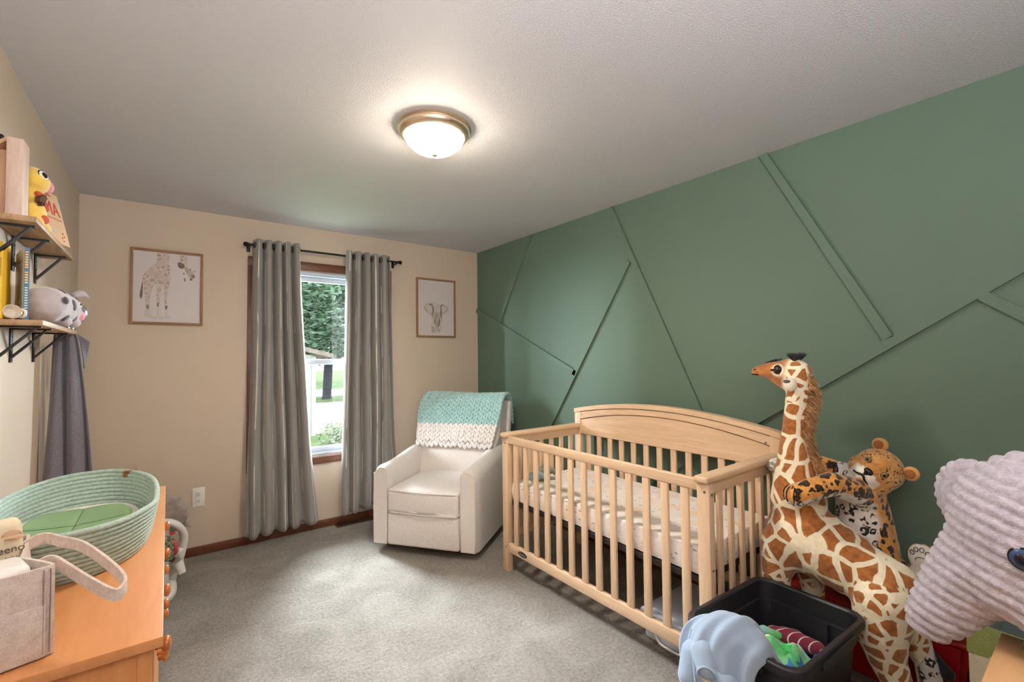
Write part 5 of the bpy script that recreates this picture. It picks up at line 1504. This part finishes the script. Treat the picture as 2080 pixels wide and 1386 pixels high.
def cloth_mat(name, ca, cb, sc=9, bump=.25):
    return mat(name, ca, .9, var=(sc, .08), bump=(140, bump), sheen=.4)
M_blue = mat('powder_blue_jersey', C(152, 173, 198), .88, var=(7, .05), bump=(36, .25, .006), sheen=.35)
SWT = thing('sweatshirt', 'powder blue sweatshirt draped over the left rim of the black tote', 'sweatshirt', (1.5, .83, .1))
SPATH = catmull([Vector(p) for p in [(1.72, 0, .285), (1.665, 0, .345), (1.60, 0, .432), (1.54, 0, .476), (1.475, 0, .458), (1.435, 0, .390), (1.425, 0, .31), (1.432, 0, .22), (1.44, 0, .10)]], 8)
def drape(u, v):
    s_ = v * (len(SPATH) - 1); i = min(len(SPATH) - 2, int(s_)); p = SPATH[i].lerp(SPATH[i + 1], s_ - i)
    yc = .79 + .045 * sst(.2, .6, v) - .02 * sst(.75, 1, v); hw = .095 + .050 * sst(.15, .5, v) - .030 * sst(.6, .95, v)
    k = 2 * u - 1
    dome = 1 - abs(k) ** 2.6
    y = yc - k * hw * (1 - .10 * abs(k) ** 4)
    out = sst(.42, .62, v)
    fold = .016 * sin(5.2 * k + 2.2 * v + .4) + .010 * sin(11 * k - 3 * v) + .005 * sin(19 * k + 9 * v)
    lift = .030 * dome * (1 - .5 * sst(.7, 1, v)) + fold * (.35 + .75 * sst(.3, .8, v)) - .012
    # push outwards along the local normal of the path
    a = SPATH[max(0, i - 1)]; c = SPATH[min(len(SPATH) - 1, i + 2)]; tg = (c - a).normalized(); n = Vector((tg.z, 0, -tg.x))
    if n.z < 0 and v < .55: n = -n
    if n.x > 0 and v >= .55: n = -n
    q = p + n * lift
    z = q.z - (.05 * abs(k) ** 3 * (1 - sst(.2, .5, abs(v - .45)))) 
    z -= .03 * sst(.85, 1, v) * sin(4 * k)
    return (q.x + .02 * abs(k) ** 3 * out, y + .010 * sin(9 * v + 3) * out, z)
sm_ = B(); grid(sm_, 60, 90, drape, thick=.014)
# lower hanging layer: two sleeves seen end-on
part('jersey_body', sm_, M_blue, SWT, 180)
sl = organic([('c', (1.425, .855, .395), .040, (1.402, .835, .365), .034), ('c', (1.44, .90, .36), .045, (1.41, .90, .30), .040), ('c', (1.41, .90, .30), .040, (1.415, .89, .22), .030), ('c', (1.43, .79, .33), .040, (1.408, .79, .26), .033), ('c', (1.408, .79, .26), .032, (1.41, .80, .20), .028)], .006, 8)
part('sleeve', sl, M_blue, SWT, 180)
def ringcuff(c, axis, r, name):
    axis = Vector(axis).normalized(); q = Vector((0, 0, 1)).rotation_difference(axis).to_matrix()
    b = B(); lathe(b, [(r * .6, -.03), (r, -.012), (r * 1.08, .004), (r * 1.0, .012), (r * .86, .008), (r * .8, -.01), (r * .5, -.03)], 28, c, q); o = part(name, b, M_blue, SWT, 180)
    b = B(); lathe(b, [(0, -.022), (r * .5, -.018), (r * .80, -.006)], 20, c, q); part('cuff_lining', b, mat('cream_fleece_lining', C(222, 210, 196), .9, var=(60, .1)), o, 180)
ringcuff((1.382, .822, .352), (-.86, -.40, .05), .030, 'cuff')
ringcuff((1.383, .80, .212), (-.9, -.3, -.1), .022, 'cuff')
b = B(); tube(b, catmull([Vector(drape(.22, .55)), Vector(drape(.22, .62)), Vector(drape(.23, .70)), Vector(drape(.24, .78))], 6), .0035, 6); part('seam', b, mat('blue_stitch', C(140, 160, 184), .9), SWT, 180)

def star_mat():
    m, t, N, L, bs = nt('green_star_fleece'); L.new(ramp(t, tnoise(t, coords(t), 12, 3), [(.35, C(92, 188, 112)), (.5, C(128, 206, 140)), (.66, C(150, 204, 214))]), bs.inputs['Base Color']); bs.inputs['Roughness'].default_value = .9; bs.inputs['Sheen Weight'].default_value = .4
    bumpn(t, bs, tnoise(t, coords(t), 160, 2), .4, .002); return m
GP = thing('baby_blanket', 'green fleece baby blanket with stars inside the black tote', 'blanket', tp(-.02, -.04, .2))
def gb(u, v):
    x = -.12 + .26 * u; y = -.125 + .25 * v
    z = .262 + .060 * sin(pi * min(1, u * 1.1)) * sin(pi * v) + .016 * sin(11 * u + 6 * v) + .010 * sin(19 * v - 7 * u) - .05 * max(0, u - .75)
    return tp(x, y, z)
b = B(); grid(b, 40, 40, gb, thick=.012); gpo = part('fleece', b, star_mat(), GP, 180)
def star(bm, c, r, rot, mi):
    c0 = Vector(gb(*c)); u = (Vector(gb(c[0] + .02, c[1])) - c0).normalized(); w = (Vector(gb(c[0], c[1] + .02)) - c0); nn = u.cross(w).normalized(); w = nn.cross(u)
    t = B(); vs = []
    for k in range(10):
        a = rot + k * pi / 5; rr = r if k % 2 == 0 else r * .45
        du = rr * cos(a) / .27; dv = rr * sin(a) / .24
        vs.append(t.verts.new(Vector(gb(min(.99, max(.01, c[0] + du)), min(.99, max(.01, c[1] + dv)))) + nn * .0042))
    cc = t.verts.new(c0 + nn * .0045)
    for k in range(10): t.faces.new((cc, vs[k], vs[(k + 1) % 10]))
    merge(bm, t, mi)
b = B()
for c, r, k in (((.40, .62), .034, 0), ((.62, .30), .03, 0), ((.30, .22), .028, 1), ((.62, .62), .026, 2), ((.18, .55), .026, 2), ((.78, .5), .026, 0), ((.45, .35), .022, 2), ((.2, .82), .026, 2), ((.45, .14), .024, 1), ((.62, .85), .024, 0)): star(b, c, r, rng.uniform(0, 1), k)
part('star_print', b, [mat('cream_star', C(226, 230, 190), .9), mat('blue_star', C(56, 120, 186), .9), mat('deep_green_star', C(58, 168, 84), .9)], gpo, 180)
part('folded_cuff', organic([('c', tp(-.01, .085, .312), .022, tp(.065, .075, .308), .020), ('c', tp(.065, .075, .308), .018, tp(.10, .04, .295), .014)], .005, 3), star_mat(), GP, 180)

def stripe_mat():
    m, t, N, L, bs = nt('maroon_stripe_jersey'); v = coords(t, 'Object', (1, 1, 1), (.3, .5, .55)); sp_ = N.new('ShaderNodeSeparateXYZ'); L.new(v, sp_.inputs[0])
    f = vmath(t, 'FRACT', vmath(t, 'MULTIPLY', sp_.outputs[1], 42.0)); k = vmath(t, 'LESS_THAN', f, .14)
    L.new(cmix(t, k, C(126, 32, 56), C(226, 208, 206)), bs.inputs['Base Color']); bs.inputs['Roughness'].default_value = .9; bs.inputs['Sheen Weight'].default_value = .3; return m
b = organic([('c', tp(.12, .07, .285), .026, tp(.175, .01, .275), .030), ('c', tp(.15, .04, .28), .03, tp(.185, -.06, .265), .028), ('c', tp(.175, .05, .255), .024, tp(.19, -.03, .25), .026)], .006, 5)
single('striped_shirt', b, stripe_mat(), 'maroon baby shirt with thin white stripes inside the black tote', 'shirt', 180)
b = organic([('c', tp(.11, -.118, .245), .030, tp(.17, -.10, .245), .030), ('c', tp(.12, -.09, .235), .03, tp(.17, -.08, .235), .03)], .006, 4)
t = single('baby_romper', b, mat('royal_blue_jersey', C(40, 100, 180), .9, bump=(120, .3)), 'royal blue baby garment with red trim at the bottom of the black tote', 'romper', 180)
b = organic([('c', tp(.085, -.125, .262), .016, tp(.105, -.132, .268), .015)], .005, 3); part('red_trim', b, mat('red_jersey', C(200, 52, 50), .9), t, 180)

# ------------------------------------------------------------------ clear underbed box
mc, tt, N, L, bs = nt('frosted_clear_plastic')
bs.inputs['Base Color'].default_value = C(222, 231, 246); bs.inputs['Roughness'].default_value = .25; bs.inputs['Alpha'].default_value = .8
UB = thing('underbed_box', 'clear plastic underbed storage box with white handle beneath the crib', 'storage box', (2.1, 1.23, 0))
ux0, ux1, uy0, uy1 = 1.862, 2.28, 1.06, 1.45
b = B()
t_ = B(); 
def wall4(bm, z0, z1, i0, i1, th):
    for (a, c) in (((ux0, uy0), (ux1, uy0)), ((ux1, uy0), (ux1, uy1)), ((ux1, uy1), (ux0, uy1)), ((ux0, uy1), (ux0, uy0))):
        pass
bx(b, ux0 + .012, ux1 - .012, uy0 + .012, uy1 - .012, .002, .128, .018, 3); part('box_body', b, mc, UB)
b = B(); bx(b, ux0, ux1, uy0, uy1, .126, .142, .005, 2); bx(b, ux0 + .03, ux1 - .03, uy0 + .03, uy1 - .03, .14, .147, .003); part('lid', b, mc, UB)
b = B(); tube(b, catmull([(ux0 - .002, 1.375, .135), (ux0 - .006, 1.37, .10), (ux0 - .006, 1.345, .03), (ux0 - .006, 1.28, .02), (ux0 - .006, 1.215, .03), (ux0 - .006, 1.19, .10), (ux0 - .002, 1.185, .135)], 6), .0055, 8); part('handle', b, mat('white_handle_plastic', C(236, 236, 240), .3), UB, 180)
b = B(); bx(b, 2.02, 2.24, 1.14, 1.34, .03, .11, .01); part('stored_clothes', b, mat('stored_grey_cloth', C(150, 156, 170), .9, var=(18, .3)), UB)
ZC = thing('zebra_card', 'round black and white striped card on the lid of the clear underbed box', 'card', (2.0, 1.2, .147))
b = B(); lathe(b, [(0, .147), (.052, .147), (.052, .149), (0, .149)], 32, (2.0, 1.205, 0)); cd = part('card', b, mat('card_white', C(226, 222, 216), .5), ZC)
b = B()
for k, (a, r0) in enumerate(((.2, .018), (.9, .03), (1.7, .016), (2.5, .03), (3.3, .02), (4.1, .03), (4.9, .018), (5.6, .03))):
    c = Vector((2.0 + r0 * cos(a), 1.205 + r0 * sin(a), .1492)); d = Vector((cos(a + .9), sin(a + .9), 0)); n = Vector((-d.y, d.x, 0))
    prism(b, [(-.014, -.002), (-.004, -.006), (.012, -.004), (.014, .002), (0, .003)], c, d, n, (0, 0, .0006))
part('stripes', b, M_eyek, cd, 0)
# ------------------------------------------------------------------ light
w = bpy.data.worlds.new('overcast'); S.world = w; w.use_nodes = True
wt = w.node_tree
bg = wt.nodes['Background']; bg.inputs[0].default_value = (.88, .95, 1.0, 1); bg.inputs[1].default_value = WORLD
def light(name, kind, loc, aim, energy, col, **k):
    d = bpy.data.lights.new(name, kind); d.energy = energy; d.color = col
    for a, v in k.items(): setattr(d, a, v)
    o = bpy.data.objects.new(name, d); COL.objects.link(o); o.location = loc
    if aim is not None: o.rotation_euler = (Vector(aim) - Vector(loc)).to_track_quat('-Z', 'Y').to_euler()
    return o
# soft daylight from the bright sky above the window
light('daylight_sun', 'SUN', (1.2, 8, 6), (1.0, 2.2, 0), SUN, (.86, .94, 1.0), angle=radians(50))
# added area lamps outside, out of view, boosting sky light through the window
light('sky_fill_lamp', 'AREA', (1.35, 7.4, 4.1), (1.0, 2.6, .3), DAY_FILL, (.84, .93, 1.0), shape='RECTANGLE', size=3.2, size_y=1.8)
light('sky_fill_lamp', 'AREA', (-2.7, 6.7, 2.4), (1.05, 3.94, 1.35), SIDE_FILL, (.80, .92, 1.0), shape='RECTANGLE', size=1.8, size_y=1.8)
light('sky_fill_lamp', 'AREA', (4.1, 6.8, 2.4), (1.05, 3.94, 1.35), SIDE_FILL * .6, (.84, .94, 1.0), shape='RECTANGLE', size=1.8, size_y=1.8)
# the ceiling fixture
light('ceiling_bulb', 'SPOT', (LX, LY, H - .15), (LX, LY, 0), LAMP, (1.0, .90, .77), shadow_soft_size=.11, spot_size=radians(172), spot_blend=.5)
# added fill lamp behind the camera, bounced off the ceiling
light('bounced_fill_lamp', 'AREA', (.1, -.5, 1.72), (.2, -.3, 2.44), BOUNCE_FILL, (.97, .97, 1.0), shape='RECTANGLE', size=.7, size_y=.5)
# window portal so the sky is sampled well
pl = light('window_portal', 'AREA', (1.04, YB + .12, 1.335), (1.04, 0, 1.335), 1.0, (1, 1, 1), shape='RECTANGLE', size=.99, size_y=1.5)
pl.data.cycles.is_portal = True

# ------------------------------------------------------------------ camera
cam = bpy.data.cameras.new('camera'); co = bpy.data.objects.new('camera', cam); COL.objects.link(co)
cam.sensor_width = 36; cam.lens = 927.6 / 2080 * 36; cam.clip_start = .02; cam.clip_end = 300
yaw, pitch, roll = radians(37.01), radians(1.8696), radians(-.602)
f = Vector((sin(yaw) * cos(pitch), cos(yaw) * cos(pitch), sin(pitch))); r = Vector((cos(yaw), -sin(yaw), 0)); u = r.cross(f)
r2 = r * cos(roll) + u * sin(roll); u2 = -r * sin(roll) + u * cos(roll)
co.matrix_world = Matrix(((r2.x, u2.x, -f.x, 0), (r2.y, u2.y, -f.y, 0), (r2.z, u2.z, -f.z, 1.3779), (0, 0, 0, 1)))
S.camera = co
S.view_settings.view_transform = 'Standard'; S.view_settings.look = 'None'; S.view_settings.gamma = 1.0; S.view_settings.use_curve_mapping = False
S.view_settings.exposure = EXPO
